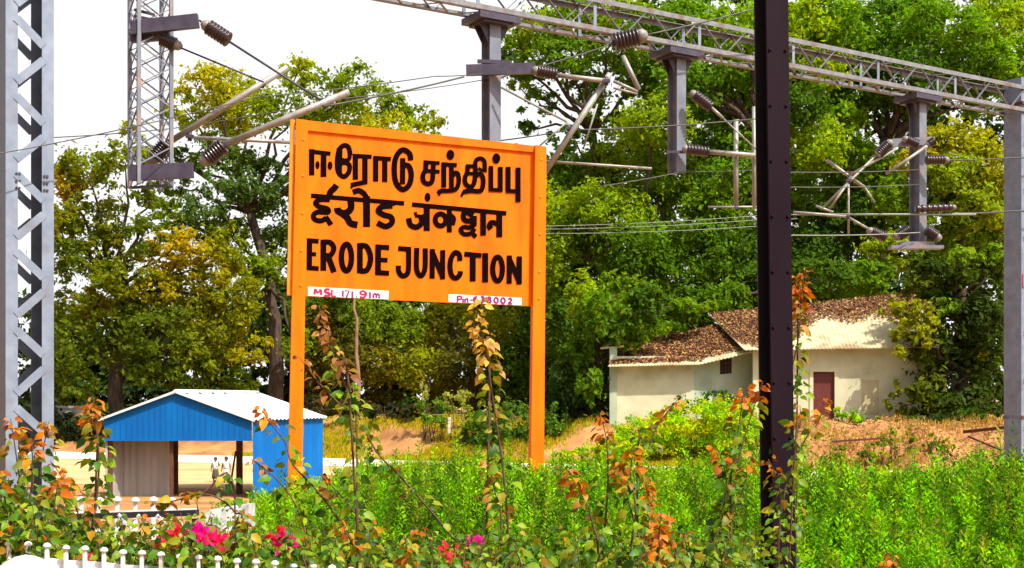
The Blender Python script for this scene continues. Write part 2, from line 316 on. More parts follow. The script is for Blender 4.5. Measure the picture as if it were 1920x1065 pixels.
S([(622, 118), (596, 150), (606, 195), (650, 205), (690, 185)], 38, curve=True); S([(630, 128), (680, 160)], 40); S([(692, 160), (690, 250)], 36)
S([(650, 208), (690, 235), (650, 262), (600, 258), (572, 285), (605, 320), (660, 312), (695, 270)], 32, curve=True); S([(655, 296), (706, 345)], 34)
S([(768, 112), (768, 332)], 40); S([(908, 130), (908, 346)], 42); S([(900, 230), (840, 220), (822, 250), (836, 276)], 38, curve=True)
k.mb.build('hindi_lettering', M['letter'], sign)
# --- English line
k = Ink(1.13); S = lambda p, w_, **kw: k.stroke(p, w_, *A7, **kw)
S([(172, 412), (170, 668)], 40); S([(155, 430), (246, 437)], 34); S([(155, 536), (226, 541)], 30); S([(155, 648), (246, 655)], 34)
S([(283, 422), (282, 672)], 42); S([(282, 442), (338, 448), (366, 492), (340, 546), (284, 550)], 38, curve=True); S([(318, 548), (368, 684)], 42)
S(ell((467, 566), 40, 106, 14), 40, curve=True, closed=True)
S([(575, 450), (574, 692)], 42); S([(574, 470), (630, 482), (660, 572), (632, 664), (574, 674)], 40, curve=True)
S([(721, 462), (719, 704)], 42); S([(702, 480), (809, 488)], 36); S([(702, 582), (796, 588)], 32); S([(702, 686), (808, 692)], 36)
S = lambda p, w_, **kw: k.stroke(p, w_, *A8, **kw)
S([(30, 444), (142, 452)], 38); S([(121, 445), (119, 625), (100, 672), (62, 680), (34, 640), (33, 592)], 40, curve=True)
S([(192, 438), (190, 620), (225, 682), (262, 622), (265, 442)], 40, curve=True)
S([(327, 448), (325, 706)], 40); S([(417, 458), (415, 712)], 40); S([(322, 462), (420, 700)], 40)
S([(566, 552), (560, 498), (525, 480), (492, 525), (480, 600), (494, 676), (530, 702), (565, 672), (570, 640)], 40, curve=True)
S([(604, 492), (752, 506)], 38); S([(678, 492), (677, 730)], 46); S([(786, 484), (785, 738)], 46)
S(ell((893, 622), 42, 104, 14), 40, curve=True, closed=True)
S([(995, 504), (994, 750)], 40); S([(1081, 512), (1080, 755)], 42); S([(990, 520), (1086, 745)], 40)
k.mb.build('english_lettering', M['letter'], sign)
# --- plates
pl = slab([(577.5, 537.5), (729, 545.5), (728, 561.2), (577.5, 554.6)], 0.0015, 0.004).build('altitude_plate', M['plate'], sign, label='white strip reading MSL 171.91m')
k = Ink(1.9); B7 = 0.0055; S = lambda p, w_, **kw: k.stroke(p, w_, *A7, base=B7, **kw)
S([(212, 862), (216, 816)], 11); S([(216, 816), (238, 850), (262, 820)], 11); S([(262, 820), (266, 866)], 11)
S([(332, 826), (310, 820), (294, 832), (306, 846), (328, 852), (330, 866), (310, 874), (290, 866)], 11, curve=True)
S([(350, 824), (350, 874), (384, 878)], 9); k.blob((400, 846), 5, 5, *A7, base=B7); k.blob((400, 866), 5, 5, *A7, base=B7)
k.mb.build('plate_lettering', M['crimson'], pl)
k = Ink(1.9)
S([(438, 830), (438, 880)], 9); S([(452, 832), (488, 834), (466, 884)], 8); S([(514, 836), (514, 886)], 9); k.blob((546, 880), 6, 6, *A7, base=B7)
S([(655, 842), (655, 890)], 9); S([(682, 890), (682, 858)], 8); S([(682, 862), (696, 856), (705, 868), (705, 890)], 8, curve=True); S([(705, 866), (718, 858), (728, 870), (728, 892)], 8, curve=True)
k.mb.build('plate_lettering', M['purple'], pl)
k = Ink(1.2); S([(622, 848), (598, 834), (576, 846), (590, 862), (618, 858), (624, 846), (620, 872), (600, 886), (574, 880)], 14, curve=True)
k.mb.build('plate_lettering', M['crimson'], pl)
pl = slab([(841, 551.5), (978, 558.5), (978, 572.3), (841, 566.2)], 0.0015, 0.004).build('postcode_plate', M['plate'], sign, label='white strip with a postal code')
k = Ink(1.9); S = lambda p, w_, **kw: k.stroke(p, w_, *A8, base=B7, **kw)
S([(545, 858), (545, 910)], 9); S([(545, 860), (575, 862), (576, 884), (545, 886)], 9, curve=True); S([(594, 880), (594, 912)], 9); k.blob((594, 868), 5, 4, *A8, base=B7)
S([(612, 912), (612, 882)], 8); S([(612, 886), (628, 880), (634, 894), (634, 914)], 8, curve=True)
S([(655, 893), (672, 894)], 8)
def dg(d, x, y, wdt=9):
    if d == '6': S([(x + 16, y - 22), (x - 10, y - 12), (x - 16, y + 12), (x, y + 23), (x + 15, y + 10), (x, y - 2), (x - 14, y + 8)], wdt, curve=True)
    if d == '3': S([(x - 14, y - 18), (x + 2, y - 24), (x + 14, y - 12), (x, y - 1), (x + 16, y + 10), (x + 2, y + 23), (x - 15, y + 17)], wdt, curve=True)
    if d == '8': S(ell((x, y - 13), 12, 10), wdt, curve=True, closed=True); S(ell((x, y + 12), 15, 12), wdt, curve=True, closed=True)
    if d == '0': S(ell((x, y), 17, 22), wdt, curve=True, closed=True)
    if d == '2': S([(x - 15, y - 12), (x, y - 23), (x + 14, y - 12), (x + 4, y + 4), (x - 16, y + 20)], wdt, curve=True); S([(x - 18, y + 20), (x + 18, y + 22)], wdt)
for i, d in enumerate('638002'): dg(d, 700 + i * 60, 884 + i * 3.3)
k.mb.build('plate_lettering', M['purple'], pl)

# ------------------------------------------------------------------ portal gantry over the tracks
ZB = 10.0
GA = at_z(745, -2, ZB); GB = at_z(1900, 213, ZB)
GD = (GB - GA).normalized(); GN = Vector((GD.y, -GD.x, 0))     # along the boom, and across it towards the camera
ZT = at(1900, 165, GB.y).z
def on_boom(px):     # boom point under picture column px
    lo, hi = -25.0, 40.0
    for _ in range(60):
        mid = (lo + hi) / 2; p = GA + GD * mid; dep = p.y * CP + (p.z - EYE) * SP
        if CX + F * p.x / dep < px: lo = mid
        else: hi = mid
    return GA + GD * lo
def depth_at(px): return on_boom(px).y
gantry = thing('railway_gantry', 'grey lattice steel gantry spanning the tracks with posts hanging below its beam', 'gantry', (GB.x, GB.y, 0))
L0 = on_boom(40); L1 = on_boom(1906); blen = (L1 - L0).dot(GD); BW = 0.24
def bpt(t, side, z): p = L0 + GD * t + GN * (BW * side); return Vector((p.x, p.y, z))
for nm, z in (('top_chord', ZT), ('bottom_chord', ZB)):
    mb = MB()
    for sd in (1, -1):
        mb.bar(bpt(0, sd, z), bpt(blen, sd, z), 0.09, 0.012); mb.bar(bpt(0, sd * 1.18, z - 0.045 if z == ZT else z + 0.045), bpt(blen, sd * 1.18, z - 0.045 if z == ZT else z + 0.045), 0.012, 0.085)
    n = int(blen / 0.45); zz = z + (0.014 if z == ZT else -0.014)
    for i in range(n):
        a = 1 if i % 2 else -1; mb.bar(bpt(i * blen / n, a, zz), bpt((i + 1) * blen / n, -a, zz), 0.045, 0.008)
    mb.build(nm, M['rail'], gantry)
mb = MB(); n = int(blen / 0.62)
for sd in (1, -1):
    for i in range(n):
        t0, t1 = i * blen / n, (i + 1) * blen / n
        mb.bar(bpt(t0, sd * 1.10, ZB if i % 2 else ZT), bpt(t1, sd * 1.10, ZT if i % 2 else ZB), 0.010, 0.05, up=GN)
mb.build('lacing', M['steel'], gantry)
for i in range(0, n + 1, 4):
    for sd in (1, -1): mb = MB(); mb.bar(bpt(i * blen / n, sd * 1.02, ZB), bpt(i * blen / n, sd * 1.02, ZT), 0.07, 0.01, up=GN); mb.build('batten', M['steel_light'], gantry)
# right upright
UR = on_boom(1916); UR.z = 0; hw = 0.34
mb = MB()
zt = at(1905, 152, UR.y).z
for sd in (-1, 1):
    c = UR + GD * (hw * sd)
    mb.obox((c.x, c.y, zt / 2), GD * 0.012, GN * 0.24, Vector((0, 0, zt / 2)))
    for q in (-1, 1): cc = c + GN * (0.235 * q) - GD * (0.075 * sd); mb.obox((cc.x, cc.y, zt / 2), GD * 0.075, GN * 0.008, Vector((0, 0, zt / 2)))
up = mb.build('upright', M['steel_light'], gantry, label='grey upright at the right edge of the view')
mb = MB()
for q in (-1, 1):
    i = 0; z = 0.3
    while z < zt - 1:
        a = UR + GN * (0.247 * q) + GD * (hw - 0.08) * (1 if i % 2 else -1); b = UR + GN * (0.247 * q) - GD * (hw - 0.08) * (1 if i % 2 else -1)
        mb.bar((a.x, a.y, z), (b.x, b.y, z + 0.56), 0.09, 0.008, up=GN); z += 0.56; i += 1
mb.build('upright_lacing', M['steel_light'], gantry)
mb = MB(); p = at(1911, 528, UR.y); c = UR + GN * 0.262 - GD * (hw - 0.10); mb.obox((c.x, c.y, p.z), GD * 0.085, GN * 0.003, Vector((0, 0, 0.16))); mb.build('painted_patch', M['pink'], gantry)
mb = MB(); c = UR; mb.obox((c.x, c.y, at(1905, 200, UR.y).z), GD * (hw + 0.05), GN * 0.30, Vector((0, 0, 0.03))); mb.obox((c.x, c.y, at(1905, 782, UR.y).z), GD * (hw + 0.012), GN * 0.258, Vector((0, 0, 0.04))); mb.build('collar', M['rust'], gantry)
# left lattice upright
UL = on_boom(46); UL.z = 0; hw = 0.315; zt = ZT + 0.3; gd = 0.36
for sd in (-1, 1):
    mb = MB(); c = UL + GD * (hw * sd)
    wb = MB(); wb.obox((c.x, c.y, zt / 2), GD * 0.008, GN * (gd - .006), Vector((0, 0, zt / 2))); wb.build('upright_web', M['steel_dark'], gantry)  # webs coloured darker than the legs to hold the shade of their sides
    for q in (-1, 1):
        cc = c + GN * ((gd + .004) * q) - GD * (0.07 * sd); mb.obox((cc.x, cc.y, zt / 2), GD * 0.082, GN * 0.008, Vector((0, 0, zt / 2)))
    mb.build('upright_leg', M['steel_light'], gantry)
mb = MB()
sc_px = UL.y / F
for q in (1, -1):
    i = 0; z0 = at(46, 985, UL.y).z; stp = 71.5 * sc_px
    zs = at(46, 36, UL.y).z
    z = zs - stp * 14
    while z < zt - .5:
        s_ = 1 if i % 2 else -1
        a = UL + GN * ((gd + .016) * q) + GD * (hw - 0.13) * s_; b = UL + GN * ((gd + .016) * q) - GD * (hw - 0.13) * s_
        mb.bar((a.x, a.y, z + 0.10), (b.x, b.y, z + stp - 0.10), 0.115, 0.010, up=GN); z += stp; i += 1
mb.build('upright_lacing', M['steel_light'], gantry)
mb = MB()
for (px, py) in [(x, y) for y in (335, 348, 361) for x in (18, 24, 76, 82)]:
    p = at(px, py, UL.y); q = UL + GN * (gd + .012) + GD * ((Vector((p.x, p.y, 0)) - UL).dot(GD)); mb.tube([(q.x, q.y, p.z), Vector((q.x, q.y, p.z)) + GN * 0.02], 0.018, 6)
mb.build('bolts', M['steel_dark'], gantry)
# hanging posts
def hanging_post(pxc, ytop, ybot, wpx):
    p = on_boom(pxc); Y = p.y; s_ = Y / F; z1 = ZB - 0.02; z0 = at(pxc, ybot, Y).z; hw_ = wpx * s_ / 2
    mb = MB(); h = (z1 - z0) / 2; zc = (z1 + z0) / 2
    mb.obox((p.x, p.y, zc), GD * 0.007, GN * hw_ * 0.9, Vector((0, 0, h)))
    for q in (-1, 1): c = p + GN * (hw_ * 0.9 + 0.006) * q; mb.obox((c.x, c.y, zc), GD * hw_ * 0.78, GN * 0.006, Vector((0, 0, h)))
    mb.build('hanging_post', M['steel'], gantry)
    mb = MB(); mb.obox((p.x, p.y, ZB - 0.09), GD * 0.42, GN * 0.33, Vector((0, 0, 0.055)))
    mb.obox((p.x, p.y, ZB - 0.17), GD * 0.30, GN * 0.27, Vector((0, 0, 0.02)))
    for sd in (-1, 1):
        a = p + GD * sd * 0.30; b = p + GD * sd * hw_ * 0.8
        for q in (-0.1, 0.1): mb.hexa([Vector((a.x, a.y, ZB - .19)) + GN * (q - .006), Vector((b.x, b.y, ZB - .19)) + GN * (q - .006), Vector((b.x, b.y, ZB - .5)) + GN * (q - .006), Vector((b.x, b.y, ZB - .49)) + GN * (q - .006) + GD * .01 * sd],
                                      [Vector((a.x, a.y, ZB - .19)) + GN * (q + .006), Vector((b.x, b.y, ZB - .19)) + GN * (q + .006), Vector((b.x, b.y, ZB - .5)) + GN * (q + .006), Vector((b.x, b.y, ZB - .49)) + GN * (q + .006) + GD * .01 * sd])
    mb.build('post_head', M['steel_dark'], gantry)
    return Y
D1 = hanging_post(921, 60, 380, 31); D2 = hanging_post(1269, 110, 326, 28); D3 = hanging_post(1721, 215, 470, 25)
# lattice hanging post on the left
DL = on_boom(282); YL = DL.y; z0 = at(282, 352, YL).z; zc = (ZB + z0) / 2; h = (ZB - z0) / 2; e = 0.245
mb = MB()
legs = [DL + GD * e * a + GN * e * b for a in (-1, 1) for b in (-1, 1)]
for c in legs: mb.obox((c.x, c.y, zc), GD * 0.028, GN * 0.028, Vector((0, 0, h)))
mb.build('hanging_lattice_post', M['steel'], gantry)
mb = MB()
for (a, b) in ((0, 1), (1, 3), (3, 2), (2, 0)):
    z = z0; i = 0
    while z < ZB - .3:
        p, q = (legs[a], legs[b]) if i % 2 else (legs[b], legs[a]); mb.bar((p.x, p.y, z), (q.x, q.y, z + .3), 0.02, 0.02); mb.bar((q.x, q.y, z), (p.x, p.y, z + .3), 0.014, 0.014); z += .3; i += 1
mb.build('post_lacing', M['steel'], gantry)
mb = MB()
for yy, x0, x1, hh, t in ((44, 246, 372, 25, 0), (70, 246, 318, 14, .12), (322, 244, 362, 28, 0)):
    pa = at(x0, yy + (9 if yy == 44 else 3), YL - .3 + t); pb = at(x1, yy - (5 if yy == 44 else 3), YL - .3 + t); mb = MB(); mb.bar(pa, pb, 0.10, hh * YL / F); mb.build('cross_bracket', M['steel_dark'], gantry)
for (xa, ya, xb, yb) in ((252, 18, 290, 28), (252, 30, 290, 38), (246, 352, 312, 348)): mb = MB(); mb.bar(at(xa, ya, YL - .25), at(xb, yb, YL - .25), 0.03, 0.04); mb.build('cross_bracket', M['steel_dark'], gantry)
for (x0, y0, x1, y1, Y, w_, h_, m_) in ((874, 132, 1004, 128, D1 - .28, .08, .19, 'steel_dark'), (895, 115, 960, 117, D1 - .26, .06, .06, 'steel_dark'), (1672, 268, 1752, 264, D3 - .26, .10, .17, 'steel'), (1668, 464, 1766, 464, D3 - .2, .3, .07, 'steel'),
    (1685, 457, 1750, 457, D3 - .2, .2, .08, 'steel'), (1250, 285, 1290, 285, D2 - .22, .05, .05, 'steel_dark')):
    mb = MB(); mb.bar(at(x0, y0, Y), at(x1, y1, Y), w_, h_); mb.build('cross_bracket', M[m_], gantry)

# ------------------------------------------------------------------ bracket arms, insulators, wires
def ribbed(mb, p0, p1, r, n=7):
    p0, p1 = Vector(p0), Vector(p1); pts = []; rad = []
    for i in range(n):
        for t, q in ((0.0, .80), (.25, 1), (.6, 1), (.8, .80)): pts.append(p0.lerp(p1, (i + t) / n)); rad.append(r * q)
    mb.tube(pts, rad, 14)
def insulator(par, a, b, r, cap='a'):
    d = (Vector(b) - Vector(a)); mb = MB(); ribbed(mb, a, b, r); o = mb.build('insulator', M['insul'], par)
    mb = MB(); e0 = Vector(a) if cap == 'a' else Vector(b); dd = -d.normalized() if cap == 'a' else d.normalized()
    mb.tube([e0 - dd * r * 0.2, e0 + dd * r * 0.5, e0 + dd * r * 0.9], [r * 0.75, r * 0.7, r * 0.35], 12); mb.build('cap', M['insul_cap'], o)
def arm(name, label, cat, Y, tubes, ins, clamps=(), thin=(), matn='galv'):
    p0 = at(tubes[0][0], tubes[0][1], Y); t = thing(name, label, cat, p0)
    for (xa, ya, xb, yb, wpx, dy) in tubes:
        mb = MB(); mb.tube([at(xa, ya, Y + dy), at(xb, yb, Y + dy * 1.2)], wpx * Y / F / 2, 10); mb.build('tube', M[matn], t)
    for (xa, ya, xb, yb, wpx, cp, dy) in ins: insulator(t, at(xa, ya, Y + dy), at(xb, yb, Y + dy), wpx * Y / F / 2, cp)
    for (xa, ya, xb, yb, wpx) in thin:
        mb = MB(); mb.tube([at(xa, ya, Y), at(xb, yb, Y)], wpx * Y / F / 2, 6); mb.build('stay_rod', M['wire_pale'], t)
    for (x, y, s_) in clamps:
        mb = MB(); p = at(x, y, Y); r = s_ * Y / F; mb.tube([p + Vector((0, 0, r)), p - Vector((0, 0, r))], r * 0.5, 8); mb.obox(p, (r * .9, 0, 0), (0, r * .6, 0), (0, 0, r * .35)); mb.build('clamp', M['steel_dark'], t)
    return t
arm('bracket_arm', 'longer pale tube slanting up beside the orange board with hooded insulator', 'bracket arm', YL - .35, [(420, 272, 655, 172, 13, 0), (365, 258, 545, 267, 7, .25)],
    [(388, 298, 420, 272, 34, 'a', 0)], [(605, 192, 8), (612, 186, 5)])
arm('bracket_arm', 'shorter pale tube slanting up from foot of left lattice hanging post', 'bracket arm', YL + .15, [(312, 270, 540, 126, 12, 0)], [(290, 296, 312, 270, 32, 'a', 0)], [(492, 158, 7), (356, 256, 8)])
arm('stay_arm', 'stay rod with large dark insulator high on left lattice hanging post', 'stay rod', YL - .32, [(430, 78, 605, 190, 4.5, 0), (374, 38, 392, 52, 4, 0)], [(390, 50, 430, 76, 30, 'a', 0)], matn='steel_dark')
arm('stay_arm', 'stay rod with small dark red insulator under left crossbar', 'stay rod', YL - .15, [(330, 86, 494, 154, 3.5, 0), (290, 70, 304, 74, 6, 0)], [(302, 73, 330, 84, 26, 'b', 0)], matn='steel_dark')
arm('bracket_arm', 'pale arm with brown insulator behind top right corner of orange board', 'bracket arm', D1 - .3,
    [(1045, 141, 1138, 152, 9, 0), (1144, 138, 1012, 338, 11, .1), (1020, 302, 1222, 316, 5, .2)], [(1008, 133, 1045, 140, 24, 'a', 0)], [(1137, 152, 8), (1066, 240, 6)],
    thin=[(938, 163, 1062, 228, 4.5), (1062, 228, 1068, 242, 4), (1120, 195, 1095, 275, 4), (1062, 230, 1010, 275, 3)])
arm('strain_insulator', 'large brown insulator on a sloping wire below the gantry beam', 'insulator', D1 + 1.0, [(1168, 104, 1198, 168, 9, 0), (1150, 152, 1196, 172, 6, 0), (1150, 165, 1195, 176, 4, 0)], [(1152, 80, 1198, 68, 36, 'b', 0)], [(1150, 82, 6), (1208, 66, 5)])
arm('bracket_arm', 'pale arm frame with two insulators between hanging post and dark column', 'bracket arm', D2 - .3,
    [(1334, 202, 1356, 222, 6, 0), (1330, 285, 1425, 292, 9, 0), (1380, 225, 1380, 388, 9, .1), (1414, 200, 1414, 392, 8, .1), (1328, 388, 1450, 388, 4, .1), (1356, 222, 1420, 282, 3, 0)],
    [(1302, 178, 1334, 202, 22, 'a', 0), (1288, 280, 1330, 285, 20, 'a', 0)], [(1380, 390, 4)])
arm('bracket_arm', 'tangle of pale tubes and black insulators around the far right hanging post', 'bracket arm', D3 - .3,
    [(1644, 290, 1540, 392, 4.8, 0), (1680, 280, 1590, 330, 5, 0), (1738, 274, 1662, 326, 6, -.1), (1550, 300, 1622, 352, 6, .1), (1588, 345, 1556, 390, 4.8, 0), (1530, 386, 1562, 398, 4.8, 0), (1591, 340, 1591, 438, 4, 0), (1488, 398, 1590, 406, 5.5, 0), (1588, 406, 1640, 436, 4.8, 0), (1622, 352, 1640, 380, 4, .1)],
    [(1666, 270, 1646, 290, 20, 'a', 0), (1742, 270, 1752, 264, 16, 'a', 0), (1634, 434, 1662, 446, 20, 'a', 0), (1684, 442, 1704, 430, 22, 'a', 0), (1736, 430, 1756, 444, 22, 'b', 0), (1736, 300, 1772, 300, 18, 'b', -.1), (1716, 392, 1786, 389, 15, 'b', -.1), (1700, 262, 1722, 272, 18, 'a', -.1)],
    [(1592, 338, 6), (1590, 406, 5)], thin=[(1488, 402, 1830, 402, 4)])
def wire(label, pts, wpx, m='wire', cat='wire'):
    P = [at(*p) for p in pts]; Q = []
    for i in range(len(P) - 1):
        L = (P[i + 1] - P[i]).length
        for j in range(8):
            t = j / 8; q = P[i].lerp(P[i + 1], t); q.z -= 0.008 * L * 4 * t * (1 - t); Q.append(q)
    Q.append(P[-1]); mb = MB(); mb.tube(Q, wpx * pts[0][2] / F / 2, 6); return tagp(mb.build('overhead_wire', M[m], None), label, cat, 'overhead wires along the tracks')
wire('thick dark wire rising from bracket clamp to middle hanging post', [(605, 200, 19.5), (870, 144, 21.5)], 4.0)
wire('fainter dark wire crossing pale sky above orange board', [(-20, 290, 17.5), (95, 270, 18.0), (480, 182, 19.3), (815, 143, 20.5), (905, 138, 21.8)], 2.4)
wire('lower dark wire crossing left tree crown behind bracket tubes', [(95, 258, 20.0), (330, 240, 20.2), (640, 185, 20.8), (905, 150, 22.5)], 2.0)
wire('dark wire climbing to right through large brown strain insulator', [(905, 152, D1), (1000, 128, D1 + .6), (1150, 82, D1 + 1)], 3.2)
wire('dark wire leaving strain insulator upwards past dark column', [(1208, 66, D1 + 1), (1420, 15, D1 + 2.2), (1560, -30, D1 + 3)], 3.2)
wire('dark wire running low behind top right board corner to dark column', [(935, 264, D1), (1066, 244, D1), (1425, 222, 24.5)], 2.6)
for i, (ya, yb, lb_) in enumerate(((424, 404, 'topmost of three pale wires crossing dark trees right of orange board'), (430, 412, 'middle of three pale wires crossing dark trees right of orange board'), (438, 424, 'lowest of three pale wires crossing dark trees right of orange board'))):
    wire(lb_, [(560, ya + 9, 24.3), (1010, ya, 25.5), (1425, yb, 26.5), (1495, yb - 2, 26.7)], 1.2, 'wire_pale')
wire('dark wire running right from comb insulator to gantry upright', [(1772, 300, D3 - .3), (1895, 296, 29.6), (2000, 292, 30.5)], 3)
wire('heavy dark cable running right from long insulator to gantry upright', [(1786, 400, D3 - .3), (1895, 396, 29.6), (2000, 392, 30.5)], 4)
for y, lb_ in ((318, 'upper thin wire between dark column and far right hanging post'), (346, 'middle thin wire between dark column and far right hanging post'), (436, 'lowest thin wire between dark column and far right hanging post')):
    wire(lb_, [(1425, y + 8, 27), (1490, y + 5, 27.2), (1725, y, 28.2)], 2.2, 'wire_pale' if y > 400 else 'wire')
wire('thin dark wire behind dark column running below bracket frame', [(1120, 350, 24), (1280, 322, 24.8), (1425, 318, 25.5)], 2)

# ------------------------------------------------------------------ dark iron column in front
YP = 7.4
colm = thing('iron_column', 'tall dark maroon iron column standing in front of hedge', 'column', (at(1462, 1065, YP).x, YP, 1.42))
pt_, pb_ = at(1450, 0, YP), at(1464, 1065, YP); ax = (pt_ - pb_) / (pt_.z - pb_.z)
ca = pb_ + ax * (1.30 - pb_.z); cb = pb_ + ax * (8.2 - pb_.z)
fw = Vector((0.93, -0.37, 0)).normalized(); fs = Vector((0.37, 0.93, 0)).normalized()
Wd = Vector((0.98, 0.18, 0)).normalized(); Nn = Vector((0.18, -0.98, 0)).normalized()
def col_box(w0, w1, n0, n1):
    mb = MB(); q = [Wd * w0 + Nn * n0, Wd * w1 + Nn * n0, Wd * w1 + Nn * n1, Wd * w0 + Nn * n1]; mb.hexa([ca + k_ for k_ in q], [cb + k_ for k_ in q]); return mb
S_ = YP / F
col_box(-15 * S_, 28 * S_, 0.0, 0.012).build('flange', M['iron_face'], colm)
col_box(-4 * S_, 2 * S_, -0.12, -0.001).build('web', M['iron'], colm)
col_box(-22 * S_, 21 * S_, -0.133, -0.121).build('flange', M['iron'], colm)
mb = MB()
for z in np.arange(1.7, 8, 0.32):
    for wv in (-10, 21): p = ca + ax * (z - 1.30) + Wd * wv * S_ + Nn * 0.012; mb.tube([p, p + Nn * 0.006, p + Nn * 0.010], [0.010, 0.009, 0.004], 8)
mb.build('rivets', M['iron_face'], colm)

# ------------------------------------------------------------------ blue shed
YS = 41.5
a0, a1 = at(195, 935, YS), at(472, 935, YS); X0, X1 = a0.x, a1.x; ZE = at(195, 786, YS).z; ZF = at(195, 825, YS).z; XR = at(332, 735, YS).x; ZR = at(332, 737, YS).z
YB = YS + 5.6; XS = at(601, 785, YS + 3.8).x - X1
shed = thing('blue_shed', 'blue sheet metal shed with white gabled roof and open front', 'shed', (X0, YS, 0))
dx = 1.45
def sh(x, y, z): return Vector((x + (y - YS) * dx / 5.6, y, z))     # the shed is skewed a little in plan
mb = MB()
f = [sh(X0, YS, ZF), sh(X1, YS, ZF), sh(X1, YS, ZE), sh(XR, YS, ZR), sh(X0, YS, ZE)]; mb.face(f); mb.face([p + Vector((0, .03, 0)) for p in f][::-1])
mb.bar(sh(X0, YS + .015, ZF), sh(X1, YS + .015, ZF), 0.05, 0.06)
n = 26
for i in range(1, n):
    x = X0 + (X1 - X0) * i / n; zt = ZE + (ZR - ZE) * ((x - X0) / (XR - X0) if x < XR else (X1 - x) / (X1 - XR)); mb.box(x - .012, x + .012, YS - .012, YS - .001, ZF + .03, zt - .03)
mb.build('gable_panel', M['blue'], shed)
def corr(p0, p1, zb, zt, m, name, nrm, per=0.15, amp=0.018):
    p0, p1 = Vector(p0), Vector(p1); L = (p1 - p0).length; n = max(4, int(L / per * 4)); mb = MB()
    for i in range(n):
        q = [p0.lerp(p1, j / n) + Vector(nrm) * (amp * math.sin(2 * math.pi * L * j / n / per)) for j in (i, i + 1)]
        mb.face([(q[0].x, q[0].y, zb), (q[1].x, q[1].y, zb), (q[1].x, q[1].y, zt), (q[0].x, q[0].y, zt)], True)
    return mb.build(name, m, shed)
corr(sh(X1 + .02, YS + .03, 0), sh(X1 + .02, YB, 0), 0.0, ZE - .03, M['blue'], 'side_wall', (1, 0, 0))
corr((at(203, 900, YS + 1.05).x, YS + 1.05, 0), (at(323, 900, YS + 1.05).x, YS + 1.05, 0), 0.0, ZF + .5, M['sheet_grey'], 'front_sheet', (0, -1, 0), per=0.24, amp=0.012)
corr(sh(X0 + .02, YS + .03, 0), sh(X0 + .02, YS + 2.6, 0), 0.0, ZE - .03, M['sheet_grey'], 'side_wall', (-1, 0, 0))
for (x, y) in ((X0 + .1, YS + .2), (X0 + 2.15, YS + .25), (at(328, 900, YS + 2).x - dx * 2 / 5.6, YS + 2), (at(449, 900, YS + 2.2).x - dx * 2.2 / 5.6, YS + 2.2), (X1 - .12, YB - .1)):
    if abs(x - (X0 + 2.15)) < .01: x = at(318, 900, YS + .25).x
    mb = MB(); p = sh(x, y, 0); wd = .095 if y > YS + 1 else .055; mb.box(p.x - wd, p.x + wd, p.y - wd, p.y + wd, 0, ZE - .1); mb.build('post', M['wood'], shed)
for sd in (0, 1):
    mb = MB(); e = 0.22
    xe, xr = (X0 - .12, XR) if sd == 0 else (X1 + .16, XR); n = 84; y0, y1 = YS - .12, YB + .1
    ze = ZE - .07
    for i in range(n):
        ya, yb = y0 + (y1 - y0) * i / n, y0 + (y1 - y0) * (i + 1) / n
        za, zb_ = .028 * math.sin(2 * math.pi * ya / .3), .028 * math.sin(2 * math.pi * yb / .3)
        up = 0.05
        q = [sh(xe, ya, ze + up + za), sh(xe, yb, ze + up + zb_), sh(xr, yb, ZR + up + zb_), sh(xr, ya, ZR + up + za)]
        mb.face(q, True); mb.face([p - Vector((0, 0, .012)) for p in q][::-1], True)
    rf = mb.build('roof', M['roof_white'], shed)
    mb = MB()
    for i in range(7): p = sh(xr + (.22 if sd else -.22), y0 + .4 + i * (y1 - y0 - .8) / 6, ZR - .03); mb.box(p.x - .06, p.x + .06, p.y - .16, p.y + .16, p.z + .065, p.z + .085)
    if sd: mb.build('roof_fixing', M['steel_dark'], rf)
mb = MB(); mb.tube([sh(XR, YS - .14, ZR + .06), sh(XR, YB + .12, ZR + .06)], .06, 8); mb.build('ridge_cap', M['roof_white'], shed)
mb = MB(); mb.bar(sh(X0 - .12, YS - .13, ZE - .03), sh(XR, YS - .13, ZR + .045), .03, .07); mb.bar(sh(XR, YS - .13, ZR + .045), sh(X1 + .16, YS - .13, ZE - .05), .03, .07); mb.build('barge_trim', M['roof_white'], shed)
mb = MB(); mb.tube([at(432, 910, YS + 1), at(442, 846, YS + 1.3)], .035, 6); tagp(mb.build('leaning_pole', M['wood']), 'thin dark pole leaning inside the blue shed opening', 'pole')

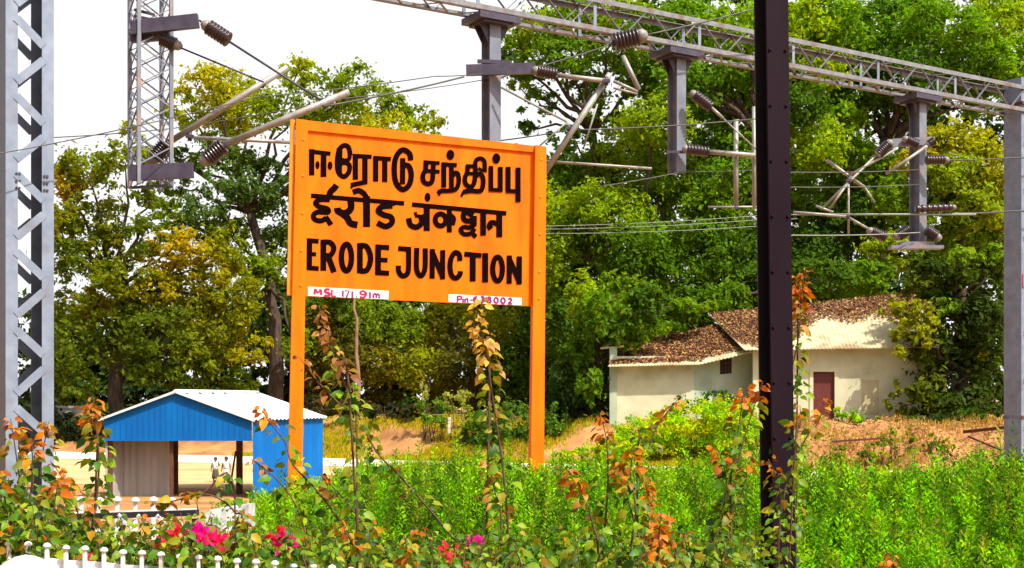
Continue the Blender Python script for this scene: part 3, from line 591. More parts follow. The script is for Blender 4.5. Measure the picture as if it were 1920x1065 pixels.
# ------------------------------------------------------------------ people beyond the shed
def person(name, label, px, ypx0, ypx1, Y, top, skirt, arm_up=False):
    fx = at(px, ypx1, Y); hgt = at(px, ypx0, Y).z - fx.z; z0 = fx.z; s_ = hgt / 1.6
    t = thing('person', label, 'person', fx)
    me = bpy.data.meshes.new('body'); V = []; E = []; Rd = []
    def nd(x, y, z, r, pr=None):
        V.append((fx.x + x * s_, fx.y + y * s_, z0 + z * s_)); Rd.append(r * s_)
        if pr is not None: E.append((pr, len(V) - 1))
        return len(V) - 1
    pel = nd(0, 0, .84, .13); ch = nd(0, .02, 1.12, .14, pel); nk = nd(0, .0, 1.33, .055, ch); hd = nd(0, -.02, 1.44, .085, nk); nd(0, -.02, 1.52, .08, hd)
    for sd in (-1, 1):
        hp = nd(.09 * sd, 0, .78, .10, pel); kn = nd(.10 * sd, -.03, .45, .065, hp); an = nd(.10 * sd, 0.02, .08, .045, kn); nd(.11 * sd, -.10, .04, .04, an)
        sh_ = nd(.17 * sd, .02, 1.24, .06, ch)
        if arm_up and sd > 0: el = nd(.26, -.12, 1.10, .045, sh_); wr = nd(.24, -.22, 1.28, .03, el); nd(.22, -.27, 1.35, .028, wr)
        else: el = nd(.23 * sd, .03, 1.0, .045, sh_); wr = nd(.24 * sd, -.06, .80, .03, el); nd(.24 * sd, -.09, .72, .028, wr)
    me.from_pydata(V, E, []); o = bpy.data.objects.new('body', me); COL.objects.link(o); parent(o, t); me.materials.append(M['skin'])
    md = o.modifiers.new('skin', 'SKIN'); 
    for i, v in enumerate(me.skin_vertices[0].data): v.radius = (Rd[i], Rd[i]); v.use_root = (i == 0)
    o.modifiers.new('sub', 'SUBSURF').render_levels = 2
    def lathe(nm, prof, m):
        mb = MB(); mb.tube([(fx.x, fx.y + .01, z0 + z * s_) for z, r in prof], [r * s_ for z, r in prof], 14); mb.build(nm, m, t)
    lathe('shirt', [(.86, .155), (1.0, .165), (1.15, .18), (1.27, .17), (1.31, .09)], M[top])
    lathe('skirt', [(.34, .22), (.5, .21), (.75, .18), (.88, .158)], M[skirt])
    mb = MB(); mb.tube([(fx.x, fx.y + .02 * s_, z0 + z * s_) for z in (1.40, 1.46, 1.54, 1.60, 1.615)], [r * s_ for r in (.085, .108, .105, .06, .01)], 12); mb.build('hair', M['hair'], t)
person('p', 'small figure in white top and dark skirt on sandy yard beyond shed', 404, 857, 908, 50, 'cloth_white', 'cloth_olive', True)
person('p', 'small figure all in white standing beside the one in dark skirt', 424, 856, 910, 49.4, 'cloth_white', 'cloth_white')

# ------------------------------------------------------------------ house on the bank
YH = 70.0
house = thing('bank_house', 'cream single storey house with leaf covered roof on the bank', 'house', (at(1400, 780, YH).x, YH, 2.3))
def px_wall(mb, quad, Y, th=.25): q = [at(x, y, Y) for x, y in quad]; mb.hexa([p + Vector((0, th, 0)) for p in q][::-1], q[::-1])
GZ_ = 815
# front wall right of the column, pieced round the door and a filled window
def rect(mb, x0, x1, y0, y1, Y, th=.25): px_wall(mb, [(x0, y0), (x1, y0), (x1, y1), (x0, y1)], Y, th)
mb = MB()
rect(mb, 1412, 1525, 650, GZ_, YH); rect(mb, 1565, 1730, 650, GZ_, YH); rect(mb, 1525, 1565, 650, 697, YH)
mb.build('front_wall', M['wall'], house)
mb = MB(); rect(mb, 1525, 1565, 697, GZ_, YH + .12, .06)
dr = mb.build('door', M['door'], house)
mb = MB()
for x0, x1, y0, y1 in ((1518, 1525, 690, GZ_), (1565, 1572, 690, GZ_), (1525, 1565, 690, 697)): rect(mb, x0, x1, y0, y1, YH - .05, .05)
mb.build('frame', M['wall'], dr)
mb = MB(); rect(mb, 1617, 1648, 712, 776, YH - .04, .04); mb.build('niche_panel', M['asbestos'], house)
mb = MB(); rect(mb, 1155, 1301, 668, GZ_, YH + .3); mb.build('annex_wall', M['wall'], house)
mb = MB(); 
q0, q1 = at(1301, 675, YH + .3), at(1412, 655, YH + 1.4)
def seg(xa, xb, ya0, ya1, yb0, yb1):
    ta, tb = (xa - 1301) / 111, (xb - 1301) / 111; Ya, Yb = YH + .31 + 1.1 * ta, YH + .31 + 1.1 * tb
    q = [at(xa, ya0, Ya), at(xb, yb0, Yb), at(xb, yb1, Yb), at(xa, ya1, Ya)]; mb.hexa([p + Vector((0, .2, 0)) for p in q][::-1], q[::-1])
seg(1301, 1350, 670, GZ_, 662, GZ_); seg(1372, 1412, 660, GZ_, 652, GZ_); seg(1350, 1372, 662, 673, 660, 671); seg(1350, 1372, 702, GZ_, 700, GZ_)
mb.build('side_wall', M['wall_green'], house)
mb = MB(); Yw = YH + .95; rect(mb, 1349, 1373, 672, 702, Yw + .1, .05); wn = mb.build('window', M['dark'], house)
mb = MB()
for x in (1355, 1361, 1367): rect(mb, x - .7, x + .7, 672, 702, Yw + .02, .04)
for y in (680, 688, 695): rect(mb, 1350, 1372, y - .6, y + .6, Yw - .02, .035)
mb.build('bars', M['wood'], wn)
mb = MB(); rect(mb, 1345, 1377, 666, 671.5, Yw - .22, .3); mb.build('lintel', M['wall'], wn)
def roof(name, e0, e1, r1, r0, m, corr_n=0, th=.05):
    n = corr_n; mb = MB()
    for i in range(n):
        q = []
        for t in (i / n, (i + 1) / n):
            wv = .022 * math.sin(2 * math.pi * t * n / 4); q.append((e0.lerp(e1, t) + Vector((0, 0, wv)), r0.lerp(r1, t) + Vector((0, 0, wv))))
        a, b = q; mb.face([a[0], b[0], b[1], a[1]], True); d = Vector((0, 0, th)); mb.face([a[0] - d, a[1] - d, b[1] - d, b[0] - d], True); mb.face([a[0], a[0] - d, b[0] - d, b[0]])
    return mb.build(name, m, house)
RE0, RE1, RR1, RR0 = at(1395, 655, YH - .8), at(1740, 650, YH - .8), at(1740, 548, YH + 5.5), at(1330, 590, YH + 5.5)
rf1 = roof('roof', RE0, RE1, RR1, RR0, M['asbestos'], 200)
AE0, AE1, AR1, AR0 = at(1140, 686, YH - .5), at(1312, 682, YH - .5), at(1400, 602, YH + 4.5), at(1175, 645, YH + 4.5)
rf2 = roof('annex_roof', AE0, AE1, AR1, AR0, M['asbestos'], 120)
rf3 = roof('annex_roof', AE1, at(1418, 657, YH - .2), at(1418, 610, YH + 3.5), AR1, M['asbestos'], 60)
mb = MB(); mb.face([at(1128, 652, YH + .5), at(1165, 640, YH + .5), at(1190, 628, YH + 4), at(1150, 640, YH + 4)]); mb.bar(at(1126, 653, YH + .4), at(1170, 649, YH + .4), .1, .12); mb.build('roof_corner', M['asbestos'], house)
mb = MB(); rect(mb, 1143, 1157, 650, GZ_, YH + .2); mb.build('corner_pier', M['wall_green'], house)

# ------------------------------------------------------------------ leaves
def leaves(rng, C, N, size, tint, fold=.18):
    """diamond leaves at centres C with normals N; returns V, F, T"""
    n = len(C); N = N / np.linalg.norm(N, axis=1, keepdims=True)
    a = rng.normal(size=(n, 3)); a -= N * (a * N).sum(1, keepdims=True); a /= np.linalg.norm(a, axis=1, keepdims=True); b = np.cross(N, a)
    s = size[:, None]; fo = N * (s * fold)
    V = np.stack([C - a * s, C + b * s * .52 + fo, C + a * s, C - b * s * .52 + fo], 1).reshape(-1, 3)
    return V, np.arange(4 * n).reshape(-1, 4), np.repeat(tint, 4, 0)
def cloud(rng, clumps, size, cols, dens=1.0, up=.7, shell=.55):
    """clumps: (centre, rx, ry_depth, rz, n, colour index or None)"""
    CC, NN, SS, TT = [], [], [], []
    for (c, rx, ryd, rz, n, ci) in clumps:
        n = int(n * dens); sub = max(6, n // 48)
        u = rng.normal(size=(sub, 3)); u /= np.linalg.norm(u, axis=1, keepdims=True)
        sc_ = u * (rng.uniform(.25, 1, (sub, 1)) ** shell); sr = rng.uniform(.10, .32, sub)
        k_ = rng.integers(0, sub, n); v = rng.normal(size=(n, 3)) * np.where(rng.uniform(size=(n, 1)) < .22, 1.1, .5)
        q = sc_[k_] + v * sr[k_][:, None]; P = np.array(c) + q * np.array([rx, ryd, rz])
        nn = v * .6 + q * .35 + np.array([0, 0, up * .55]) + rng.normal(size=(n, 3)) * .85
        base = np.array([cols[i] for i in (np.full(sub, ci) if ci is not None else rng.integers(0, len(cols), sub))])
        t = base[k_] * rng.uniform(.85, 1.18, (sub, 1))[k_] * rng.uniform(.75, 1.3, (n, 1)); t[:, 0] *= rng.uniform(.85, 1.15, n)
        CC.append(P); NN.append(nn); SS.append(size * rng.uniform(.6, 1.25, n)); TT.append(t)
    C = np.concatenate(CC); return leaves(rng, C, np.concatenate(NN), np.concatenate(SS), np.clip(np.concatenate(TT), 0, .9))
def pxclump(cx, cy, rx, ry, Y, n, ci=None, dj=0.0, depth=None):
    p = at(cx, cy, Y + dj); s_ = Y / F; return (tuple(p), rx * s_, (depth or (rx + ry) / 2 * s_ * 1.1), ry * s_, n, ci)
def limb(mb, pts, r0, r1, rng, wob=.25, n=7):
    P = [Vector(p) for p in pts]; Q = []; Rr = []
    for i in range(len(P) - 1):
        for j in range(3): t = j / 3; Q.append(P[i].lerp(P[i + 1], t))
    Q.append(P[-1]); m_ = len(Q)
    for i in range(m_):
        if 0 < i < m_ - 1: Q[i] = Q[i] + Vector(tuple(rng.normal(size=3) * wob * .4))
        Rr.append(r0 + (r1 - r0) * i / (m_ - 1))
    mb.tube(Q, Rr, n)
def tree(name, label, Y, trunk_px, r0, clumps, cols, seed, size=.20, dens=1.0, group='trees beyond the road', bark='bark', per=2900, limbs=True, up=.7):
    rng = np.random.default_rng(seed); b = at(*trunk_px[0], Y); gx = gzf(b.x, Y)
    base = Vector((b.x, Y, gx - .2)); t = thing(name, label, 'tree', base, group)
    pts = [base] + [at(x, y, Y) for x, y in trunk_px[1:]]
    mb = MB(); limb(mb, pts, r0, r0 * .5, rng, wob=.2, n=10)
    fork = pts[-1]; cl = []
    for c in clumps:
        cx, cy, rx, ry = c[:4]; ci = c[4] if len(c) > 4 else None; dn = c[5] if len(c) > 5 else 1
        dj = rng.uniform(-1, 1) * 70 * Y / F
        cl.append(pxclump(cx, cy, rx, ry, Y, per * dn * (rx * ry) / 3800., ci, dj))
        if limbs:
            e = Vector(cl[-1][0]); src = pts[-1] if (e.z > pts[-1].z or len(pts) < 3) else pts[-2]
            mid = src.lerp(e, .5) + Vector((0, 0, .4)); limb(mb, [src, mid, e], r0 * .32, r0 * .07, rng, wob=.5, n=6)
    mb.build('trunk', M[bark], t)
    V, Fq, T = cloud(rng, cl, size, cols, dens, up); np_mesh('crown', V, Fq, M['leaf'], t, T)
    return t
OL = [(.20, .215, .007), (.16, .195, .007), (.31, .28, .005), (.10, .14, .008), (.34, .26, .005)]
YG = [(.28, .33, .006), (.16, .23, .008), (.36, .35, .006), (.10, .17, .014), (.08, .14, .03)]
DG = [(.14, .24, .007), (.10, .195, .008), (.22, .32, .006), (.07, .14, .010), (.28, .36, .006)]
BG = [(.14, .27, .006), (.19, .33, .006), (.10, .21, .008), (.25, .36, .006), (.065, .14, .010)]
YL_ = [(.29, .30, .008), (.23, .30, .008), (.16, .27, .008), (.33, .28, .012), (.10, .18, .010)]
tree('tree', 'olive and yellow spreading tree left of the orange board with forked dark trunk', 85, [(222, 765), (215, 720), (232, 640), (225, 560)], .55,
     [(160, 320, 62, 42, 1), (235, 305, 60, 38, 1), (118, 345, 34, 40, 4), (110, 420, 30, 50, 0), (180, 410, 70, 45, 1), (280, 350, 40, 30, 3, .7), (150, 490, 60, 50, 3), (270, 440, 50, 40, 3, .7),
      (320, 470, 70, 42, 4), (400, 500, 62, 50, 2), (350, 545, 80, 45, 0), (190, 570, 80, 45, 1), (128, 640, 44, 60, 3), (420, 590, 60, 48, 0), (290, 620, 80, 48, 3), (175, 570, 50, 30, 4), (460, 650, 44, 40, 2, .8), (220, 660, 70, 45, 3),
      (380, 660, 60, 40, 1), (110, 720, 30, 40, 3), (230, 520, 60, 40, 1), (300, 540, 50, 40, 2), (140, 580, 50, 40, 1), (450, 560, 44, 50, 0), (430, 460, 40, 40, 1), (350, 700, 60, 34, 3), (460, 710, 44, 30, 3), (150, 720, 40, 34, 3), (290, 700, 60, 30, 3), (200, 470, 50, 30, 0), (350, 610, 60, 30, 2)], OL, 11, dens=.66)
tree('tree', 'tall yellow green tree rising behind left end of the orange board', 93, [(515, 765), (518, 640), (505, 520), (470, 400)], .6,
     [(395, 160, 66, 36, 2), (345, 205, 42, 34, 0), (455, 195, 66, 44, 0), (430, 235, 70, 36, 2), (558, 135, 44, 32, 0), (545, 205, 72, 44, 1), (655, 160, 60, 38, 1), (640, 225, 72, 44, 0), (735, 195, 54, 38, 1), (790, 235, 40, 30, 0), (720, 245, 60, 34, 2),
      (430, 290, 72, 44, 3, .8), (490, 345, 60, 50, 4, .8), (395, 380, 55, 50, 4, .7), (512, 420, 52, 50, 3, .8), (430, 440, 50, 40, 1, .8), (345, 300, 40, 36, 3, .7), (500, 520, 50, 40, 1), (600, 300, 60, 50, 4), (556, 470, 40, 50, 3), (570, 560, 44, 40, 1), (620, 570, 50, 30, 3), (556, 640, 30, 40, 1), (480, 600, 40, 40, 4), (310, 400, 50, 34, 1, .8), (360, 430, 50, 36, 3, .8), (330, 350, 44, 30, 3, .7), (455, 500, 40, 40, 1), (250, 250, 30, 20, 0, .5)], YG, 12, dens=.85)
tree('tree', 'small bushy tree seen under the orange board near its left post', 96, [(650, 780), (655, 700), (660, 640)], .3,
     [(610, 610, 48, 44, 3), (690, 600, 62, 40, 1), (640, 665, 60, 42, 3), (700, 680, 60, 44, 0), (600, 700, 44, 46, 3), (750, 610, 50, 40, 1)], [(.19, .18, .008), YG[1], YG[3], (.10, .10, .010)], 13)
tree('tree', 'crooked dark trunked tree under the middle of the orange board', 98, [(890, 785), (895, 720), (870, 660), (850, 610)], .42,
     [(800, 620, 60, 46, 0), (780, 690, 60, 44, 1), (850, 600, 60, 40, 1), (860, 680, 56, 44, 3), (920, 620, 50, 50, 1), (830, 735, 50, 32, 0), (720, 730, 40, 30, 3)], [(.19, .18, .008), (.24, .26, .008), YG[0], (.10, .10, .010)], 14)
tree('tree', 'straight dark trunked tree beside right post of the orange board', 97, [(972, 790), (978, 680), (980, 560)], .4,
     [(960, 680, 40, 44, 3), (1000, 600, 40, 50, 1), (1020, 520, 40, 50, 0), (1035, 680, 40, 60, 3), (940, 740, 40, 30, 1), (1000, 740, 36, 36, 3)], [DG[0], DG[1], YG[1], DG[3]], 15)
tree('slender_tree', 'thin pale bare trunk standing under the orange board', 90, [(672, 778), (670, 690), (668, 600), (664, 520)], .17, [(660, 500, 36, 26, 0, .5), (685, 520, 26, 20, 0, .5)], YG, 16, bark='bark_pale')
tree('tree', 'tree with sky showing through its crown above right end of board', 91, [(1130, 780), (1140, 600), (1130, 420), (1110, 250)], .6,
     [(1010, 55, 56, 46, 2), (1085, 40, 60, 50, 0), (1060, 105, 60, 36, 1), (985, 125, 36, 30, 1), (1150, 85, 64, 44, 0), (1010, 190, 44, 30, 1, .5), (975, 165, 24, 24, 2, .5), (1000, 240, 40, 24, 3, .45), (1075, 255, 50, 24, 3, .5), (1180, 270, 60, 50, 2), (1110, 320, 66, 44, 0), (1050, 340, 44, 50, 1),
      (1030, 400, 40, 50, 4), (1220, 150, 60, 44, 1), (1170, 30, 60, 40, 2), (1100, 165, 50, 34, 1, .6), (1130, 215, 44, 26, 0, .5), (960, 70, 26, 36, 0, .7)], DG, 17)
tree('tree', 'dense dark green tree behind left end of the house', 86, [(1180, 780), (1190, 640), (1200, 500)], .75,
     [(1230, 230, 66, 50, 2), (1250, 330, 80, 60, 0), (1140, 400, 80, 55, 2), (1085, 440, 60, 60, 1), (1200, 470, 80, 60, 1), (1090, 550, 60, 55, 3), (1190, 560, 80, 50, 0), (1310, 470, 80, 60, 1), (1350, 380, 72, 60, 0), (1330, 550, 80, 46, 3), (1060, 630, 40, 56, 3), (1110, 660, 54, 60, 1), (1160, 620, 50, 46, 3),
      (1140, 480, 50, 40, 4, .7), (1050, 480, 36, 60, 2), (1190, 400, 40, 30, 4, .6), (1400, 480, 60, 60, 3), (1400, 560, 60, 40, 1), (1250, 600, 70, 34, 0), (1080, 730, 50, 44, 3)], DG, 18)
tree('tree', 'tall bright green tree rising behind the dark column', 86, [(1450, 770), (1455, 560), (1440, 360), (1420, 250)], .75,
     [(1310, 55, 76, 56, 0), (1390, 60, 70, 60, 1), (1300, 150, 66, 50, 2), (1380, 170, 72, 54, 0), (1340, 250, 70, 50, 2), (1410, 280, 60, 54, 0), (1500, 50, 70, 56, 3), (1560, 40, 60, 50, 0), (1520, 130, 70, 50, 3), (1240, 50, 56, 46, 2), (1260, 110, 40, 40, 0), (1370, 330, 60, 40, 2), (1500, 200, 50, 40, 4)], BG, 19)
tree('tree', 'broad green tree filling sky at top right behind the gantry', 88, [(1640, 770), (1640, 560), (1650, 380), (1660, 260)], .75,
     [(1600, 110, 80, 56, 0), (1660, 40, 80, 52, 2), (1770, 50, 80, 54, 0), (1870, 40, 72, 54, 3), (1590, 180, 76, 50, 4), (1700, 150, 80, 54, 4), (1810, 130, 80, 46, 2), (1890, 120, 50, 50, 0), (1530, 270, 72, 52, 3), (1610, 300, 64, 46, 1), (1570, 240, 50, 40, 1), (1530, 360, 66, 50, 0), (1580, 430, 76, 56, 4), (1520, 480, 66, 56, 4), (1640, 400, 60, 50, 4), (1580, 520, 70, 40, 2),
      (1700, 220, 60, 36, 4, .8), (1860, 190, 60, 36, 2), (1500, 560, 60, 36, 4), (1660, 330, 50, 40, 0)], BG, 20)
tree('tree', 'yellowish tree behind the far right hanging post', 82, [(1800, 770), (1800, 600), (1805, 430)], .45,
     [(1800, 265, 60, 42, 0), (1865, 310, 44, 50, 0), (1780, 330, 56, 42, 1), (1725, 300, 44, 40, 3, .8), (1840, 390, 56, 42, 1), (1690, 380, 50, 40, 2), (1680, 470, 56, 40, 1), (1770, 410, 50, 40, 2), (1860, 450, 44, 44, 2), (1780, 460, 60, 36, 2), (1900, 380, 40, 60, 0), (1740, 490, 40, 30, 4)], YL_, 21)
tree('creeper_tree', 'dark creeper hung tree overgrowing right end of the house', 68.5, [(1800, 790), (1805, 700), (1800, 600)], .4,
     [(1760, 530, 66, 42, 3), (1845, 520, 50, 50, 0), (1790, 610, 56, 56, 3), (1855, 620, 44, 70, 3), (1735, 660, 36, 70, 1), (1800, 700, 60, 60, 3), (1860, 720, 40, 56, 3), (1745, 740, 40, 40, 1), (1705, 700, 22, 60, 4, .4), (1690, 640, 30, 26, 4, .5), (1790, 760, 60, 36, 3), (1870, 660, 30, 30, 2, .7), (1720, 600, 40, 34, 4, .6), (1830, 660, 24, 20, 4, .6), (1690, 585, 34, 26, 4, .6), (1705, 760, 30, 30, 1, .7), (1720, 540, 40, 30, 1), (1690, 610, 26, 22, 4, .6), (1670, 575, 30, 18, 4, .5), (1675, 745, 16, 30, 4, .4), (1870, 490, 36, 26, 2, .7), (1800, 490, 36, 24, 2, .6), (1770, 570, 24, 18, 2, .6), (1840, 700, 20, 16, 2, .6), (1880, 560, 20, 26, 2, .6), (1725, 640, 20, 16, 4, .7)],
     [(.075, .12, .010), (.11, .14, .010), (.17, .28, .008), (.045, .075, .010), (.26, .28, .010)], 22, size=.2, dens=.62)
tree('tree', 'tree overhanging ridge of the leaf covered roof', 79, [(1380, 780), (1385, 640), (1380, 560)], .4,
     [(1290, 580, 56, 36, 3), (1360, 560, 56, 36, 1), (1230, 610, 44, 34, 0), (1440, 530, 60, 36, 3), (1180, 610, 40, 44, 1), (1540, 520, 60, 36, 3), (1620, 520, 60, 34, 1), (1150, 570, 40, 40, 0), (1310, 610, 30, 16, 2, .6), (1210, 640, 26, 20, 0, .7), (1265, 622, 36, 16, 1, .8), (1480, 560, 50, 16, 3), (1400, 580, 40, 14, 1)], DG, 23)
tree('tree', 'leaning tree drooping dark foliage over left end of the annex roof', 71.5, [(1112, 790), (1115, 700), (1135, 600)], .3,
     [(1130, 590, 40, 46, 1), (1170, 615, 38, 34, 3), (1212, 622, 34, 22, 0), (1262, 600, 40, 24, 1), (1150, 545, 44, 40, 0), (1098, 640, 26, 56, 3), (1215, 570, 44, 36, 3), (1090, 560, 30, 50, 2), (1180, 650, 20, 12, 0, .6), (1300, 575, 40, 24, 0), (1105, 720, 24, 40, 1)], DG, 24, dens=.8)
# far wood behind everything
rng = np.random.default_rng(40); cl = []
for cx in range(1020, 2000, 85):
    for cy in range(30, 800, 85): cl.append(pxclump(cx + rng.uniform(-30, 30), cy + rng.uniform(-30, 30), 75, 62, 116, (420 if cy < 330 else 800) if not (950 < cx < 1180 and 130 < cy < 300) else 0, None, rng.uniform(-3, 3)))
for cx in range(60, 1040, 80):
    for cy in ((540, 580) if cx > 470 else ()) + (610, 660, 710, 755): cl.append(pxclump(cx + rng.uniform(-30, 30), cy + rng.uniform(-15, 25), 70, 46, 116, 800, None, rng.uniform(-3, 3)))
V, Fq, T = cloud(rng, cl, .42, [(.03, .07, .014), (.045, .085, .014), (.06, .08, .014), (.025, .05, .014)])
np_mesh('far_woodland', V, Fq, M['leaf'], None, T, kind='stuff', label='dark woodland closing the view behind the trees', category='woodland') if False else tagp(np_mesh('far_woodland', V, Fq, M['leaf'], None, T), 'dark woodland closing the view behind the trees', 'woodland', None, 'stuff')

# ------------------------------------------------------------------ shrubs and weeds on the bank
def shrub(label, Y, clumps, cols, seed, size=.13, per=900, name='shrub', up=.6):
    rng = np.random.default_rng(seed); x0 = clumps[0]; b = at(x0[0], x0[1], Y); g = gzf(b.x, Y)
    t = thing(name, label, 'shrub', (b.x, Y, g), 'shrubs on the bank')
    cl = [pxclump(c[0], c[1], c[2], c[3], Y, per * (c[5] if len(c) > 5 else 1) * c[2] * c[3] / 1200., c[4] if len(c) > 4 else None, rng.uniform(-.6, .6)) for c in clumps]
    V, Fq, T = cloud(rng, cl, size, cols, 1, up); np_mesh('foliage', V, Fq, M['leaf'], t, T)
    mb = MB()
    for c in cl:
        for _ in range(3): limb(mb, [(c[0][0] + rng.uniform(-.2, .2), c[0][1], gzf(c[0][0], c[0][1]) - .1), (c[0][0] + rng.uniform(-.5, .5) * c[1], c[0][1], c[0][2] + c[3] * .5)], .03, .01, rng, .1, 5)
    mb.build('stems', M['bark'], t); return t
WG = [(.30, .52, .003), (.42, .54, .003), (.20, .42, .004), (.46, .46, .006)]
shrub('low yellow green weeds heaped in front of the annex wall', 63.6, [(1200, 808, 50, 28), (1250, 796, 50, 32), (1310, 786, 56, 34), (1370, 780, 50, 38), (1415, 790, 36, 40), (1165, 828, 44, 22), (1290, 826, 70, 30), (1230, 836, 60, 24), (1370, 826, 60, 32), (1120, 846, 40, 16), (1340, 850, 60, 16), (1070, 852, 36, 12), (1170, 848, 50, 14)], WG, 51, size=.09, per=1500)
shrub('small dark green bush against the annex wall', 69, [(1275, 757, 17, 17, 0), (1270, 775, 18, 14, 1)], [(.05, .10, .03), (.035, .07, .02)], 52, size=.1)
shrub('dark green bush under the barred window', 68.8, [(1340, 745, 30, 15, 0), (1325, 760, 30, 14, 1), (1360, 755, 26, 16, 0)], [(.04, .11, .025), (.03, .08, .02)], 53, size=.1)
shrub('bright green bush at foot of the wall right of red door', 67.5, [(1590, 790, 34, 20), (1630, 795, 34, 18), (1540, 800, 34, 20), (1505, 795, 20, 24), (1575, 770, 16, 12)], WG[:3] + [(.08, .24, .02)], 54, size=.11)
shrub('tall grassy green bush under right half of the board', 70, [(920, 800, 36, 34, 0), (890, 815, 34, 26, 1), (960, 790, 34, 40, 0), (1000, 810, 34, 34, 1), (1040, 800, 30, 40, 0), (870, 780, 22, 26, 2)], [(.09, .18, .016), (.06, .13, .014), (.20, .27, .014)], 55, size=.13)
shrub('airy pale green bush with arching branch under the board', 72, [(810, 770, 30, 24, 0), (850, 755, 26, 20, 1, .7), (870, 735, 24, 16, 1, .5), (800, 735, 14, 30, 1, .3), (830, 790, 30, 16, 0)], [(.12, .24, .016), (.30, .32, .06)], 56, size=.12)
shrub('dark thicket at left end of the road', 83, [(120, 800, 34, 26), (160, 805, 34, 24), (195, 800, 28, 24), (90, 800, 30, 30), (240, 790, 40, 24), (300, 775, 40, 22), (350, 790, 50, 20), (60, 790, 40, 40), (440, 770, 50, 26), (520, 775, 50, 22)], [(.03, .045, .014), (.045, .06, .014), (.02, .035, .014)], 57, size=.2)
shrub('dark undergrowth along foot of creeper hung tree', 64.5, [(1700, 792, 30, 16, 0), (1760, 790, 40, 20, 1), (1820, 790, 40, 22, 0), (1875, 788, 30, 24, 1), (1650, 795, 24, 12, 2)], [(.06, .11, .012), (.03, .06, .010), (.16, .22, .012)], 64, size=.12)
for lb_, cx_, cy_, sd_ in (('ragged weed clump on mound just right of dark column', 1575, 852, 91), ('thin weed clump on mound under half buried rail', 1636, 846, 92), ('weed clump at foot of mound beside concrete slab', 1790, 868, 93), ('straggly weed clump below two rusty rails', 1852, 862, 94), ('weed clump on upper mound right of the red door', 1668, 822, 95), ('weed clump on upper mound under creeper hung tree', 1760, 826, 96), ('weed clump low on mound left of upright green weed', 1668, 872, 97)):
    shrub(lb_, 59.2, [(cx_, cy_, 16, 18, 0), (cx_ + 14, cy_ + 8, 16, 12, 1), (cx_ - 14, cy_ + 8, 14, 12, 2)], [(.17, .24, .010), (.28, .30, .010), (.10, .17, .012)], sd_, size=.085, per=700)
shrub('small upright green weed on the brown earth mound', 60.5, [(1706, 850, 14, 34, 0), (1712, 815, 12, 16, 1), (1700, 870, 18, 16, 0)], [(.13, .22, .014), (.26, .30, .012)], 58, size=.09)
shrub('dark undergrowth between right post and annex', 71.5, [(1080, 770, 40, 44), (1120, 740, 30, 60), (1060, 720, 30, 50), (1130, 790, 30, 30), (1040, 770, 26, 40)], [(.03, .06, .014), (.045, .085, .014)], 59, size=.16)
shrub('dark brown brush pile behind the sign', 76, [(720, 770, 40, 16), (770, 772, 36, 14), (690, 768, 30, 14), (640, 768, 40, 18), (595, 765, 30, 22)], [(.04, .03, .014), (.07, .05, .02), (.03, .04, .014)], 60, size=.15)
mb = MB(); rect(mb, 105, 162, 765, 784, 84, .4); rect(mb, 101, 166, 761, 765, 83.9, .6)
tagp(mb.build('garden_wall', M['sheet_grey']), 'pale low wall in front of trees at far left', 'wall')
mb = MB(); rect(mb, 840, 845, 782, 812, 70, .12); tagp(mb.build('marker_post', M['plate_dirty']), 'short white marker post on bank under the board', 'post')
# dry grass and green grass on the bank
def blades(name, label, n, xr, sr, hgt, cols, seed, mt='hedge', lean=.35, wd=.018, cat='grass', pred=None):
    rng = np.random.default_rng(seed); x = rng.uniform(*xr, n); s = rng.uniform(*sr, n); y = s - .5 * x
    if pred is not None: kk = pred(x, y, rng); x, y = x[kk], y[kk]; n = len(x)
    z = gz(x, y); B = np.stack([x, y, z], -1); h = hgt * rng.uniform(.5, 1.3, n); th = rng.uniform(0, 6.28, n); d = np.stack([np.cos(th), np.sin(th), 0 * th], -1)
    ln = d * (h * rng.uniform(0, lean, n))[:, None]; sd = np.stack([-np.sin(th + 1), np.cos(th + 1), 0 * th], -1) * (wd * rng.uniform(.7, 1.5, n))[:, None]; up = np.zeros((n, 3)); up[:, 2] = h
    V = np.stack([B - sd, B + sd, B + ln + up + sd * .25, B + ln + up - sd * .25], 1).reshape(-1, 3)
    t = np.array(cols)[rng.integers(0, len(cols), n)] * rng.uniform(.75, 1.25, (n, 1))
    return tagp(np_mesh(name, V, np.arange(4 * n).reshape(-1, 4), M[mt], None, np.repeat(t, 4, 0)), label, cat, None, 'stuff')
patch = lambda x, y, rng: (np.sin(x * .9 + 2 * np.sin(y * .5)) + np.sin(x * .37 - y * .6) + rng.normal(size=len(x)) * .5) > -.25
blades('grass', 'yellow green grass growing over the bank', 80000, (-16, 12), (64.9, 76), .21, [(.36, .38, .005), (.27, .37, .005), (.48, .37, .012), (.55, .36, .02)], 61, pred=patch, wd=.03)
blades('dry_grass', 'dry straw coloured grass on earth mound at right', 14000, (10, 30), (65.5, 80), .26, [(.46, .26, .06), (.52, .34, .08), (.34, .17, .05), (.36, .34, .04)], 62, pred=patch, wd=.03)
blades('roadside_grass', 'tufts of grass along the near edge of the road', 7000, (-6, 24), (55.5, 58.2), .42, [(.22, .34, .012), (.32, .36, .02), (.15, .27, .012)], 63, pred=patch, wd=.022)
